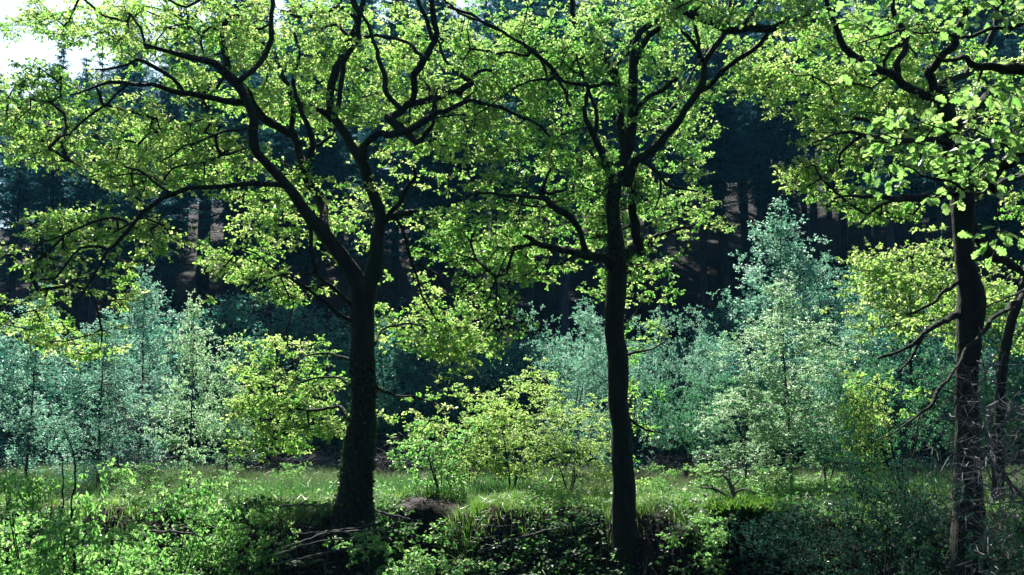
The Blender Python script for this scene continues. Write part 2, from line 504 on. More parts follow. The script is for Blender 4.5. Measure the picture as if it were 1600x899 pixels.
def build_path():
    # the patch of bare trodden earth at the head of the cut
    r = np.random.default_rng(6)
    n_u, n_v = 36, 26
    V = []
    for j in range(n_v):
        v = j / (n_v - 1)
        y = 16.0 + v * 1.25
        half = 0.30 + 0.42 * math.sin(math.pi * min(1, .15 + v * .75)) + 0.05 * math.sin(v * 19)
        cx = -1.18 - 0.25 * v
        for i in range(n_u):
            u = i / (n_u - 1) * 2 - 1
            hw = half * (1 + 0.08 * math.sin(v * 31 + (u > 0) * 2))
            x = cx + u * hw
            V.append((x, y, float(ground_h(x, y)) + 0.012 + 0.010 * r.normal() - 0.06 * (abs(u) ** 4) - 0.05 * max(0, 1 - v * 5)))
    i = np.arange(n_v - 1)[:, None] * n_u + np.arange(n_u - 1)[None]
    mb = MB(); mb.add(np.array(V), [np.stack([i, i + 1, i + n_u + 1, i + n_u], -1).reshape(-1, 4)])
    tag(mb.build('path', M['path'], None, True), kind='structure')
build_path()

# ------------------------------------------------------------------ the big oaks
def oak(name, label, D, limbs, blobs, seed, leafmat='oak_leaf', twig_thin=0.0038, extra=None, group=None, leaf_size=(0.032, 0.062), n_tw=8, n_lf=7, cat='tree', tmpl=LEAF_OAK, base_empty=None, node_step=0.13, cut=0.42, above=(), tw_len=(.06, .25)):
    r = np.random.default_rng(seed)
    b = limbs[0][1][0]
    p0, _ = P(b[0], b[1], D + b[2])
    base = np.array([p0[0], p0[1], float(ground_h(p0[0], p0[1]))]) if base_empty is None else np.array(base_empty)
    root = thing(name, base, label, cat, group)
    nodes = []; nr = []
    for li, (part, pts) in enumerate(limbs):
        W = []
        for q in pts:
            px, py, do, wd = q
            p, k = P(px, py, D + do)
            W.append([*p, wd * k / 2])
        W = np.array(W)
        cm = catmull(W, node_step)
        pos = cm[:, :3]; rad = np.maximum(cm[:, 3], 0.003)
        if li > 0 or True:
            n = len(pos)
            jit = r.normal(size=(n, 3))
            jit = (jit + np.roll(jit, 1, 0) + np.roll(jit, -1, 0)) / 3
            fade = np.minimum(np.arange(n), 3)[:, None] / 3
            slow = np.stack([np.sin(np.arange(n) * 0.9 + r.uniform(0, 6)) * r.uniform(.5, 1) + np.sin(np.arange(n) * 1.7 + r.uniform(0, 6)) * .6 for _ in range(3)], 1)
            pos = pos + (jit * (.35 if part == 'trunk' else 1) * np.minimum(rad * 0.5 + 0.012, 0.035)[:, None] + (slow * 0.017 if wd < 30 and len(pts) > 2 and part != 'trunk' else 0)) * fade
        mb = MB()
        big = rad.max() > 0.08
        tube(mb, pos - base, rad, 14 if big else 8, 0.09 if big else 0.16, seed=seed * 31 + li)
        mb.build(part, M['oak_bark'], root, True)
        nodes.append(pos[::1]); nr.append(rad)
    nodes = np.concatenate(nodes); nr = np.concatenate(nr)
    keep = (nr < 0.13) | (r.random(len(nr)) < 0.25)
    ymin = 700
    kn = nodes[keep]; knr = nr[keep]
    A = []
    for (cx, cy, rx, ry, n, d0, d1) in blobs:
        a = r.uniform(0, 2 * math.pi, n); q = np.sqrt(r.random(n))
        px = cx + rx * q * np.cos(a); py = cy + ry * q * np.sin(a)
        dd = r.uniform(d0, d1, n)
        if cat == 'tree': dd = dd * (.75 if seed != 23 else .5) + (.55 if seed != 23 else .4)
        for x, y, z in zip(px, py, dd):
            A.append(P(x, y, D + z)[0])
    for (ax, ay, az, rx, ry, rz, n) in above:
        q = unit(r.normal(size=(n, 3))) * r.random((n, 1)) ** .4
        A.extend(q * np.array([rx, ry, rz]) + np.array([ax, ay, az]))
    A = np.array(A)
    ph = r.uniform(0, 6.28, (3, 3))
    nv = sum(np.sin(A[:, 0] * fq + ph[i, 0]) * np.cos(A[:, 1] * fq * .9 + ph[i, 1]) + np.sin(A[:, 2] * fq * 1.6 + A[:, 0] * fq * .5 + ph[i, 2]) for i, fq in enumerate((1.3, 2.4, 4.1))) + r.normal(size=len(A)) * .55
    A = A[nv > np.quantile(nv, cut)]
    SA, SB, ra, rb, outd = grow(kn, knr, A, r, thin=twig_thin)
    tb = MB(); lb = MB()
    big = rb > 0.012
    prisms(tb, SA[big] - base, SB[big] - base, ra[big], rb[big], 5)
    prisms(tb, SA[~big] - base, SB[~big] - base, ra[~big], rb[~big], 3)
    sprays(lb, tb, A - base, outd, r, n_tw, n_lf, tw_len=tw_len, size=leaf_size, tmpl=tmpl)
    if extra: extra(lb, tb, base, r)
    tb.build('twigs', M['twig'], root)
    lb.build('foliage', M[leafmat], root)
    return root, base

# limbs are traced as (px, py, depth offset, width in px)
left_limbs = [
 ('trunk', [(546,905,0,68),(549,860,0,60),(552,810,0,54),(555,760,0,48),(560,700,0,44),(567,620,0,38),(567,540,0,35),(566,490,0,37),(566,462,0,38),(560,442,0,30)]),
 ('trunk', [(574,800,.25,20),(573,740,.28,20),(575,690,.28,19),(577,640,.15,20),(573,590,.05,16)]),
 ('limb', [(566,470,0,34),(560,442,0,28),(539,412,-.1,25),(509,367,-.25,23),(479,331,-.4,19),(448,292,-.5,17),(425,260,-.6,15),(397,225,-.7,14),(400,185,-.8,14),(386,150,-.9,15),(370,126,-1.0,15),(340,106,-1.1,12),(310,93,-1.2,10),(270,84,-1.4,7),(225,70,-1.6,5)]),
 ('limb', [(567,470,0,34),(577,442,0,26),(589,400,.05,23),(598,349,.1,20),(590,328,.1,18),(578,301,.1,17),(567,262,.1,16),(541,216,.1,15),(521,185,.1,14),(513,152,.1,13),(520,120,.1,13),(535,80,.1,12),(552,48,.1,11),(552,20,.1,10),(549,-40,.1,9),(560,-110,.1,6)]),
 ('limb', [(509,360,-.2,16),(506,340,.1,15),(497,310,.4,15),(479,264,.6,14),(465,225,.7,14),(437,200,.7,13),(415,190,.6,13),(395,160,.4,12),(376,133,.2,11),(360,112,0,9),(352,80,0,10),(346,52,0,10),(352,30,0,9),(372,26,.1,7),(395,45,.2,5),(420,40,.3,4)]),
 ('limb', [(442,290,-.5,10),(410,289,-.8,10),(380,287,-1.0,9),(350,291,-1.2,8),(310,294,-1.4,8),(270,303,-1.6,8),(240,322,-1.8,7),(213,346,-1.9,7),(190,368,-2.0,7),(170,390,-2.1,6),(155,420,-2.2,5),(135,450,-2.3,4),(112,478,-2.4,3)]),
 ('limb', [(270,303,-1.6,5),(240,285,-1.7,4),(215,268,-1.8,4),(195,262,-1.9,3)]),
 ('limb', [(170,390,-2.1,4),(140,385,-2.1,4),(115,400,-2.3,3),(90,430,-2.4,3),(60,440,-2.5,2)]),
 ('limb', [(205,352,-1.9,4),(178,340,-2.0,4),(140,350,-2.0,3),(100,370,-2.0,3),(50,385,-2.0,2)]),
 ('limb', [(388,160,-.9,11),(350,160,-1.0,10),(310,150,-1.2,9),(280,145,-1.4,9),(255,133,-1.5,8),(225,131,-1.6,7),(190,131,-1.7,6),(150,136,-1.8,4),(110,150,-1.9,3)]),
 ('limb', [(290,147,-1.3,7),(270,123,-1.4,7),(240,105,-1.6,7),(213,97,-1.8,6),(180,106,-1.9,4),(150,112,-2.0,3)]),
 ('limb', [(200,131,-1.7,5),(180,150,-1.8,4),(150,175,-1.9,4),(120,200,-2,3),(90,215,-2,2)]),
 ('limb', [(372,128,-1.0,10),(395,110,-.8,9),(411,88,-.6,9),(423,60,-.5,8),(425,20,-.4,7),(418,-30,-.3,5)]),
 ('limb', [(470,228,.7,10),(457,205,.8,9),(457,175,.8,9),(452,135,.8,8),(436,108,.9,8),(425,80,1,6),(400,60,1.1,5),(370,40,1.2,4)]),
 ('limb', [(480,262,.6,11),(486,235,.5,9),(487,205,.5,9),(475,180,.4,8),(462,152,.3,7),(455,120,.2,6),(470,90,.1,5),(460,50,0,4)]),
 ('limb', [(483,232,.5,5),(500,224,.4,5),(520,213,.3,5)]),
 ('limb', [(521,185,.1,12),(508,178,.0,10),(495,171,-.1,7)]),
 ('limb', [(516,190,.1,8),(526,165,-.1,8),(530,140,-.2,7),(536,110,-.2,7),(546,85,-.2,8),(560,57,-.2,8),(561,25,-.3,7),(572,-10,-.3,6),(580,-60,-.3,4)]),
 ('limb', [(557,60,-.2,6),(580,57,-.3,5),(605,60,-.4,5),(632,68,-.5,5),(655,82,-.6,5),(672,95,-.7,5)]),
 ('limb', [(566,250,.1,13),(567,235,-.1,12),(575,222,-.3,11),(590,212,-.4,10),(607,213,-.5,10),(627,210,-.6,10),(653,196,-.7,10),(680,177,-.8,9),(710,167,-.9,8),(740,160,-1,7),(767,162,-1.1,6),(800,173,-1.2,5),(830,190,-1.3,4),(860,212,-1.3,3)]),
 ('limb', [(627,207,-.6,8),(612,190,-.5,9),(606,182,-.5,10),(622,196,-.6,9),(653,222,-.7,9),(668,210,-.8,8),(674,195,-.9,6),(676,170,-1,5),(682,140,-1,4)]),
 ('limb', [(608,186,-.5,10),(620,176,-.5,11),(636,167,-.4,11),(660,160,-.3,10),(697,144,-.2,10),(725,134,-.1,10),(733,130,0,10),(722,115,.1,8),(705,100,.2,6),(690,80,.3,5),(680,60,.3,4)]),
 ('limb', [(730,132,0,7),(742,118,0,6),(758,110,.1,5),(775,120,.2,4),(790,140,.3,3)]),
 ('limb', [(626,172,-.5,9),(612,155,-.5,8),(602,135,-.5,8),(598,112,-.5,7),(592,90,-.5,7),(587,62,-.5,6),(575,35,-.5,6),(560,15,-.5,5),(545,-25,-.5,4)]),
 ('limb', [(640,166,-.4,9),(650,143,-.4,11),(653,117,-.5,12),(667,92,-.5,11),(676,70,-.5,9),(682,50,-.5,8),(675,20,-.5,8),(668,-10,-.5,7),(655,-50,-.5,5)]),
 ('limb', [(668,88,-.5,6),(650,85,-.4,6),(638,70,-.4,5),(620,62,-.4,4)]),
 ('limb', [(677,62,-.5,7),(666,30,-.6,7),(655,8,-.7,6),(650,-20,-.7,5)]),
 ('limb', [(700,10,-.5,6),(725,18,-.6,6),(745,30,-.7,5),(775,45,-.8,4),(800,60,-.9,3)]),
 ('limb', [(601,345,.1,9),(612,330,-.1,8),(629,312,-.3,7),(640,290,-.4,6),(648,272,-.5,5),(650,258,-.5,4)]),
 ('limb', [(600,346,.1,14),(617,335,.3,12),(640,331,.5,11),(660,334,.7,9),(674,340,.9,5),(677,350,1,4),(674,368,1,4),(663,390,1,3),(652,402,1,2)]),
 ('limb', [(618,338,.3,6),(627,360,.4,6),(636,381,.5,7),(645,405,.6,6),(649,430,.7,5),(660,462,.8,4),(675,490,.9,3),(690,515,1,2)]),
 ('limb', [(647,413,.6,4),(662,418,.7,4),(680,430,.8,4),(694,450,.9,3),(707,470,1,2)]),
 ('limb', [(487,345,-.3,7),(487,370,-.4,8),(490,400,-.4,7),(493,420,-.4,7),(510,440,-.3,6),(530,462,-.2,7),(552,482,0,8)]),
 ('limb', [(492,425,-.4,4),(470,430,-.6,3),(440,430,-.8,3),(410,440,-1,2)]),
 ('limb', [(557,505,0,8),(530,490,-.2,6),(498,466,-.4,5),(470,448,-.6,4),(445,430,-.8,3)]),
 ('limb', [(552,565,0,7),(530,556,.3,5),(505,553,.6,4),(470,560,.9,3),(440,572,1.2,2)]),
 ('limb', [(548,662,0,7),(536,645,.2,6),(520,637,.4,5),(490,640,.7,4),(455,640,1,3),(425,650,1.2,2)]),
 ('limb', [(552,610,0,6),(530,592,.2,4),(500,590,.5,3),(465,602,.8,3)]),
 ('limb', [(584,600,0,6),(600,612,.3,5),(620,618,.5,4),(650,622,.8,3),(675,630,1,2)]),
 ('limb', [(584,540,0,6),(592,525,.3,4),(610,510,.6,4),(640,505,.9,3),(680,515,1.2,2)]),
 ('limb', [(320,-5,-1,5),(290,10,-1.2,4),(262,2,-1.3,4),(235,-15,-1.4,4)]),
 ('limb', [(556,30,.1,6),(530,10,.2,6),(500,22,.4,6),(475,28,.6,5),(450,20,.7,4)]),
 ('limb', [(548,60,.1,6),(525,38,.3,5),(500,45,.5,4),(490,48,.5,3)]),
 ('limb', [(402,200,-.7,5),(390,200,-1.3,4),(355,205,-1.6,4),(320,215,-1.8,3),(280,235,-2,3),(250,255,-2.1,2)]),
 ('limb', [(398,230,-.7,4),(370,235,-1,4),(345,240,-1.2,6),(338,215,-1.3,4),(345,200,-1.4,3)]),
]
left_blobs = [
 (50,60,80,40,60,-2.4,.6),(120,25,90,35,60,-2.4,1.0),(20,120,50,40,30,-2.4,.4),
 (70,130,75,45,60,-2.6,.8),(140,90,110,45,100,-2.6,1.0),(230,40,110,40,85,-2.2,1.2),(100,200,110,55,130,-2.6,1.0),(70,245,75,28,45,-2.4,0.6),
 (40,165,45,50,35,-2.6,.6),
 (260,170,110,60,130,-2.4,1.6),(340,200,110,70,150,-2.2,1.8),(250,260,110,40,110,-2.2,.8),(360,100,110,60,130,-1.8,1.8),(340,20,110,40,90,-1.8,1.8),
 (180,290,60,40,40,-2.2,.2),(60,400,85,35,140,-2.9,-1.2),(110,360,80,28,70,-2.7,-1.2),(140,530,80,28,40,-2.6,-1.6),(170,450,60,30,50,-2.6,-1.5),(190,410,50,20,20,-2.4,-1.4),(60,480,80,40,60,-2.6,-1.6),(240,365,60,28,30,-2.2,-1.0),
 (460,60,110,60,120,-1.5,2.0),(570,50,110,60,110,-1.2,1.8),(500,140,110,60,110,-1.0,2.0),(450,200,90,60,100,-1.4,2.0),(420,270,90,50,90,-1.2,1.6),
 (600,130,100,70,110,-1.4,2.0),(690,90,90,70,90,-1.4,2.0),(690,170,90,50,80,-1.4,1.8),(740,210,80,45,60,-1.4,1.0),(620,260,90,50,80,-1.2,1.6),
 (540,290,80,50,60,-.8,2.0),(440,350,80,40,60,-1.0,1.4),(390,400,80,40,75,-1.2,1.2),(460,440,70,35,40,-1.0,1.0),(400,465,70,25,25,-1.0,.6),(530,360,50,40,20,.2,1.6),
 (640,320,70,40,30,-.6,1.4),(700,300,60,40,35,-1.2,1.0),
 (630,470,50,40,35,.2,1.4),(700,510,60,40,45,.2,1.4),(630,540,55,35,40,.2,1.4),(690,560,60,20,16,.4,1.4),(640,600,50,16,14,.4,1.2),
 (455,540,95,13,75,.3,2.2),(420,572,85,11,60,.4,2.4),(470,600,85,13,60,.2,2.0),(430,636,95,13,80,.4,2.4),(480,668,80,10,45,.2,1.8),(420,695,60,16,44,.6,2.0),(660,520,80,50,50,.2,1.8),(720,545,50,18,20,.4,1.6),(650,650,60,30,30,.4,1.6),
]
def left_extra(lb, tb, base, r):
    pass
left_oak, lb_base = oak('oak_tree', 'left oak with forked leaning trunk and ivy on its foot', 15.0, left_limbs, left_blobs, 21, above=[(-3.3, 14.2, 8.7, 3.2, 1.8, 1.3, 240)])

def ivy_on(root, base, D, pts, n, seed, label=None, size=(0.035, 0.07), spread=1.0):
    r = np.random.default_rng(seed)
    W = np.array([[*P(px, py, D + do)[0], wd * P(px, py, D)[1] / 2] for px, py, do, wd in pts])
    cm = catmull(W, 0.05)
    t = r.integers(0, len(cm), n)
    a = r.uniform(0, 2 * math.pi, n)
    rad = cm[t, 3] * r.uniform(0.98, 1.12, n) * spread + 0.01
    nrm = np.stack([np.cos(a), np.sin(a), np.zeros(n)], 1)
    pos = cm[t, :3] + nrm * rad[:, None] - base
    pos[:, 2] += r.normal(size=n) * 0.05
    d = r.normal(size=(n, 3)) * 0.5; d[:, 2] -= 0.7
    mb = MB()
    leaves(mb, pos, unit(d + 0.2 * nrm), unit(nrm + 0.5 * r.normal(size=(n, 3))), r.uniform(*size, n), LEAF_OVAL, r.random(n))
    st = MB()
    for k in range(5):
        a0 = r.uniform(0, 6.28)
        aa = a0 + np.cumsum(r.normal(size=len(cm)) * 0.12)
        q = cm[:, :3] + np.stack([np.cos(aa), np.sin(aa), 0 * aa], 1) * (cm[:, 3:4] * 1.03) - base
        tube(st, q, np.full(len(q), 0.008), 4, 0.1, seed=k)
    o = mb.build('ivy', M['ivy'], root)
    st.build('stem', M['twig'], o, True)
ivy_on(left_oak, lb_base, 15.0, [(549,870,0,66),(552,810,0,58),(555,760,0,50),(560,700,0,44),(567,620,0,38),(567,560,0,35)], 1900, 3)

centre_limbs = [
 ('trunk', [(982,930,0,50),(978,880,0,44),(976,830,0,38),(974,780,0,35),(971,700,0,32),(967,600,0,31),(961,520,0,31),(960,470,0,31),(965,435,0,31),(966,410,0,30),(960,368,0,24),(958,320,0,20),(962,284,0,20),(971,258,.1,19),(980,236,.1,18),(985,212,.1,17),(990,175,.1,16),(989,125,.1,15),(990,80,.1,13),(1000,50,.1,11),(1030,30,.2,9),(1052,12,.2,8),(1065,-20,.2,7),(1080,-70,.2,5)]),
 ('limb', [(1003,400,.3,14),(993,380,.3,17),(989,350,.3,16),(988,320,.3,15),(990,299,.2,15),(1000,280,.1,14)]),
 ('limb', [(966,408,0,20),(985,395,.2,16),(1000,380,.5,12),(1020,376,.7,9),(1045,362,.9,7),(1066,357,1.1,5),(1095,345,1.3,3)]),
 ('limb', [(962,288,0,16),(953,269,-.1,14),(942,248,-.2,13),(929,218,-.3,11),(920,200,-.4,10),(912,180,-.5,8),(914,165,-.5,7),(912,150,-.5,7),(918,136,-.5,8),(900,133,-.6,7),(880,125,-.7,7),(862,112,-.8,7),(842,92,-.9,7),(815,70,-1,6),(790,52,-1.1,5),(755,36,-1.2,5),(720,20,-1.3,4),(690,0,-1.4,3)]),
 ('limb', [(928,216,-.3,7),(932,195,-.3,7),(933,170,-.3,6),(922,145,-.3,6),(917,128,-.2,5),(905,100,-.1,4)]),
 ('limb', [(862,112,-.8,5),(880,138,-.9,5),(888,155,-1,5),(892,165,-1,4)]),
 ('limb', [(918,136,-.5,6),(940,132,-.3,5),(960,130,0,5)]),
 ('limb', [(862,125,-.8,4),(845,124,-.9,5),(830,127,-1,3)]),
 ('limb', [(978,232,.1,14),(972,208,.3,13),(972,170,.5,12),(965,135,.6,12),(950,98,.7,12),(935,80,.8,12),(918,60,.9,11),(903,40,1,9),(895,15,1,8),(890,-20,1,7),(885,-70,1,5)]),
 ('limb', [(965,125,.6,8),(962,105,.5,7),(975,80,.4,6),(985,60,.3,5)]),
 ('limb', [(977,290,0,16),(986,266,-.1,15),(1004,248,-.2,14),(1028,224,-.3,13),(1051,200,-.4,12),(1080,160,-.5,12),(1096,130,-.6,12),(1101,105,-.6,11),(1115,85,-.6,10),(1125,65,-.6,9),(1135,40,-.6,8),(1140,5,-.6,6),(1150,-30,-.6,4)]),
 ('limb', [(1101,100,-.6,8),(1090,80,-.7,8),(1078,65,-.8,7),(1065,48,-.9,5),(1050,30,-1,4)]),
 ('limb', [(1092,90,-.7,6),(1093,65,-.7,6),(1087,40,-.7,5)]),
 ('limb', [(1094,143,-.6,7),(1108,135,-.7,8),(1125,115,-.8,8),(1145,98,-.9,8),(1165,86,-1,8),(1190,68,-1.1,7),(1205,50,-1.2,6),(1225,30,-1.3,5),(1250,10,-1.4,4)]),
 ('limb', [(994,178,.1,10),(1003,165,-.1,9),(1025,146,-.3,8),(1040,135,-.4,7),(1056,124,-.5,5)]),
 ('limb', [(1008,244,-.2,8),(1030,220,.4,9),(1042,200,.6,8),(1050,175,.8,7),(1065,150,.9,6),(1075,120,1,4)]),
 ('limb', [(990,110,.1,9),(1003,60,0,9),(1025,45,0,8),(1050,22,0,8),(1060,5,0,8)]),
 ('limb', [(960,425,0,20),(950,410,-.1,17),(938,402,-.3,15),(915,398,-.5,13),(890,392,-.7,11),(870,391,-.8,11),(850,385,-1,9),(832,377,-1.1,8),(818,370,-1.2,4)]),
 ('limb', [(916,396,-.5,11),(911,378,-.5,10),(906,360,-.6,10),(899,347,-.7,10),(888,337,-.8,10),(873,328,-.9,9),(857,316,-1,9),(849,305,-1.1,8),(848,292,-1.1,7),(852,280,-1.1,5),(858,262,-1.1,4)]),
 ('limb', [(849,311,-1.1,7),(838,309,-1.2,6),(820,306,-1.3,5),(800,304,-1.4,5),(775,303,-1.5,4),(748,302,-1.6,3),(730,308,-1.6,2)]),
 ('limb', [(850,300,-1.1,6),(862,302,-1,6),(876,299,-.9,5),(886,290,-.8,3)]),
 ('limb', [(835,378,-1.1,5),(815,388,-1.2,4),(795,400,-1.3,3),(780,430,-1.4,3),(765,470,-1.5,2)]),
 ('limb', [(1007,254,-.2,6),(1020,262,-.4,6),(1031,275,-.5,6),(1042,288,-.6,5),(1064,297,-.7,4),(1090,300,-.8,3)]),
 ('limb', [(1032,280,-.5,4),(1032,295,-.5,4),(1030,312,-.5,3),(1022,330,-.5,2)]),
 ('limb', [(968,560,0,5),(985,552,.3,4),(1010,545,.5,3),(1040,535,.7,2)]),
 ('limb', [(965,640,0,5),(985,655,.3,4),(1010,670,.5,3),(1040,680,.8,2)]),
]
centre_blobs = [
 (950,290,50,50,55,-.9,.3),(965,350,45,40,50,-.5,.5),(965,420,30,20,14,-.4,.5),
 (880,260,90,60,120,-1.8,1.0),(850,320,90,50,110,-1.8,.8),(760,330,90,50,110,-1.8,.8),(770,390,90,45,90,-1.8,.6),(720,270,60,40,40,-1.6,.8),
 (770,180,90,60,110,-1.6,1.4),(800,100,100,60,120,-1.6,1.6),(740,50,90,60,95,-1.4,1.8),(870,50,100,60,120,-1.4,2.0),(900,140,90,60,110,-1.2,1.8),(960,60,100,60,120,-1.2,2.0),
 (1050,60,80,60,95,-1.2,1.8),(1020,140,80,60,90,-1.0,1.8),(1050,210,70,50,60,-.8,1.6),(1130,110,70,50,60,-1.4,1.4),(1130,50,60,40,50,-1.2,1.4),
 (1040,290,70,40,65,-1.0,1.4),(1075,350,65,45,80,-.6,1.8),(1030,400,80,35,60,-.4,1.8),(1080,420,55,40,40,0,1.8),(1010,450,60,25,20,.2,1.6),
 (920,370,60,30,30,-1.0,.6),(850,420,50,20,14,-1.4,.2),(740,450,60,50,50,-1.8,.0),(690,400,40,50,30,-1.6,.2),(790,500,35,50,20,-1.6,-.4),(940,455,20,12,6,0,.5),
 (1000,540,50,40,14,.2,1.0),(1010,640,60,60,34,.2,1.2),(1010,720,50,40,16,.2,1.0),
]
centre_oak, cb = oak('oak_tree', 'central oak with a single straight dark trunk and spreading green crown', 15.0, centre_limbs, centre_blobs, 22, 'oak_leaf_green', above=[(1.6, 14.2, 8.7, 2.8, 1.8, 1.3, 240)])
ivy_on(centre_oak, cb, 15.0, [(966,430,0,31),(966,410,0,30),(960,368,0,24),(958,320,0,20),(962,284,0,20)], 420, 5, spread=1.2, size=(0.04, 0.07))

right_limbs = [
 ('trunk', [(1522,930,0,80),(1520,880,0,64),(1516,830,0,55),(1513,780,0,46),(1511,700,0,38),(1510,600,0,36),(1514,530,0,38),(1517,490,0,43),(1517,450,0,40),(1508,410,0,34),(1505,360,0,34),(1507,320,0,38),(1503,295,0,36),(1491,265,0,32),(1485,240,0,28),(1480,200,0,25),(1473,165,0,24),(1463,148,0,20)]),
 ('limb', [(1464,148,0,18),(1475,132,.2,14),(1500,123,.4,11),(1515,110,.5,9),(1530,85,.6,9),(1548,60,.7,9),(1556,30,.8,8),(1552,0,.9,7),(1545,-60,1,5)]),
 ('limb', [(1463,150,0,16),(1458,132,-.1,14),(1447,117,-.2,13),(1460,103,-.3,12),(1473,88,-.4,11),(1485,75,-.5,11),(1493,58,-.6,10),(1503,30,-.6,9),(1512,0,-.6,7),(1522,-50,-.6,5)]),
 ('limb', [(1470,160,0,18),(1458,152,-.1,16),(1433,144,-.2,14),(1407,132,-.4,13),(1393,116,-.5,13),(1362,105,-.7,12),(1338,93,-.9,11),(1321,74,-1,10),(1308,45,-1.1,9),(1300,22,-1.1,8),(1290,-10,-1.1,6),(1285,-60,-1.1,4)]),
 ('limb', [(1300,22,-1.1,6),(1312,5,-1.1,6),(1318,-30,-1.1,4)]),
 ('limb', [(1404,124,-.4,11),(1401,105,-.5,10),(1408,85,-.5,10),(1414,66,-.5,10),(1405,40,-.5,9),(1397,15,-.5,8),(1393,-25,-.5,6)]),
 ('limb', [(1410,70,-.5,7),(1395,75,-.3,7),(1385,95,-.2,6),(1382,112,0,5)]),
 ('limb', [(1489,200,0,17),(1505,187,.3,16),(1523,177,.6,16),(1540,160,.8,16),(1553,143,1,15),(1580,120,1.3,14),(1600,93,1.6,12),(1640,60,2,9)]),
 ('limb', [(1484,225,0,13),(1463,218,-.2,10),(1427,219,-.5,9),(1393,216,-.8,8),(1353,210,-1.1,7),(1327,207,-1.3,6),(1300,215,-1.5,4),(1270,222,-1.6,3)]),
 ('limb', [(1478,205,0,11),(1447,200,.3,9),(1420,201,.5,8),(1393,198,.7,8),(1360,187,.9,7),(1327,183,1.1,6),(1293,173,1.3,5),(1260,163,1.5,4),(1225,150,1.6,3)]),
 ('limb', [(1350,210,-1.1,5),(1330,222,-1.2,5),(1315,240,-1.2,4),(1312,262,-1.2,3)]),
 ('limb', [(1502,300,0,17),(1480,300,-.2,15),(1450,308,-.5,13),(1425,312,-.7,12),(1400,310,-.9,10),(1380,305,-1.1,8),(1355,306,-1.3,6),(1330,305,-1.4,4),(1300,312,-1.5,3)]),
 ('limb', [(1507,325,0,18),(1520,350,.2,16),(1532,378,.4,15),(1545,398,.6,14),(1568,410,.8,14),(1590,420,1,13),(1612,440,1.2,11),(1640,470,1.4,8)]),
 ('limb', [(1497,440,0,7),(1480,455,-.4,6),(1460,470,-.7,5),(1437,482,-.9,4),(1413,490,-1,3)]),
 ('limb', [(1497,490,0,10),(1478,498,-.5,8),(1460,510,-.8,7),(1443,523,-1,6),(1410,547,-1.3,5),(1390,553,-1.5,4),(1372,558,-1.6,3)]),
 ('limb', [(1443,524,-1,5),(1430,545,-1.1,5),(1418,565,-1.2,4),(1407,583,-1.3,3)]),
 ('limb', [(1508,760,0,9),(1522,720,.2,9),(1540,700,.3,9),(1560,725,.4,8),(1580,760,.5,7),(1605,785,.6,6)]),
 ('limb', [(1500,310,0,10),(1540,300,.4,9),(1570,285,.8,8),(1600,275,1.2,7)]),
]
right_blobs = [
 (1200,120,55,45,60,.2,1.9),(1260,90,80,55,100,-1.6,1.6),(1290,160,90,50,110,-1.6,1.6),(1230,240,55,28,38,-1.8,.2),(1290,250,80,30,75,-1.8,.4),
 (1340,290,80,35,80,-1.8,.2),(1270,275,50,20,24,-1.8,-.4),(1370,40,90,50,80,-1.6,1.4),(1460,60,90,60,90,-1.4,1.6),(1560,70,70,70,80,-1.2,1.8),(1380,150,90,50,80,-1.4,1.4),
 (1460,170,90,50,60,-1.2,1.4),(1560,180,60,50,50,-.8,1.8),(1400,240,80,40,60,-1.6,.6),(1440,320,60,20,26,-1.4,.2),(1380,325,60,18,26,-1.6,0),
 (1570,330,50,40,40,-.4,1.6),(1570,400,40,30,20,0,1.6),(1460,500,60,30,16,-1.4,-.4),(1400,600,60,50,20,-1.6,-.6),(1540,300,40,30,20,-.4,1),
]
right_oak, rb_ = oak('oak_tree', 'right oak with a burr on its dark trunk and crooked limbs', 14.5, right_limbs, right_blobs, 23, 'oak_leaf', cut=.42, above=[(6.6, 14.0, 8.5, 2.5, 1.8, 1.3, 190)])

# leaning oak whose trunk leaves the picture on the right
lean_limbs = [
 ('trunk', [(1556,930,1.5,23.6),(1558,800,1.5,20.1),(1560,700,1.5,17.7),(1563,620,1.5,15.9),(1568,560,1.5,14.8),(1578,510,1.5,14.2),(1590,470,1.5,13),(1610,420,1.5,11.8),(1640,340,1.5,10),(1660,240,1.5,8.3),(1670,120,1.5,5.9)]),
 ('bare_limb', [(1612,440,1.2,7.7),(1597,462,.5,6.5),(1578,478,0,6.5),(1560,490,-.5,5.9),(1530,523,-1.0,5.9),(1510,550,-1.4,5.3),(1493,580,-1.7,5.3),(1475,604,-2,4.8),(1460,623,-2.2,4.8),(1433,653,-2.5,4.1),(1400,670,-2.8,3),(1367,695,-3.1,1.8)]),
 ('bare_limb', [(1436,650,-2.4,3),(1431,675,-2.5,2.4),(1428,700,-2.5,2.4),(1420,725,-2.5,1.8),(1405,745,-2.5,1.1)]),
 ('bare_limb', [(1598,455,.5,4.1),(1580,463,0,3),(1560,472,-.5,2.4),(1535,482,-1,1.8)]),
]
lean_blobs = [(1650,200,60,90,60,0,3),(1600,520,40,30,12,1,2.4)]
lean_oak, _b = oak('oak_tree', 'slender leaning oak at the right edge with a bare drooping limb', 15.2, lean_limbs, lean_blobs, 24, 'oak_leaf_green')

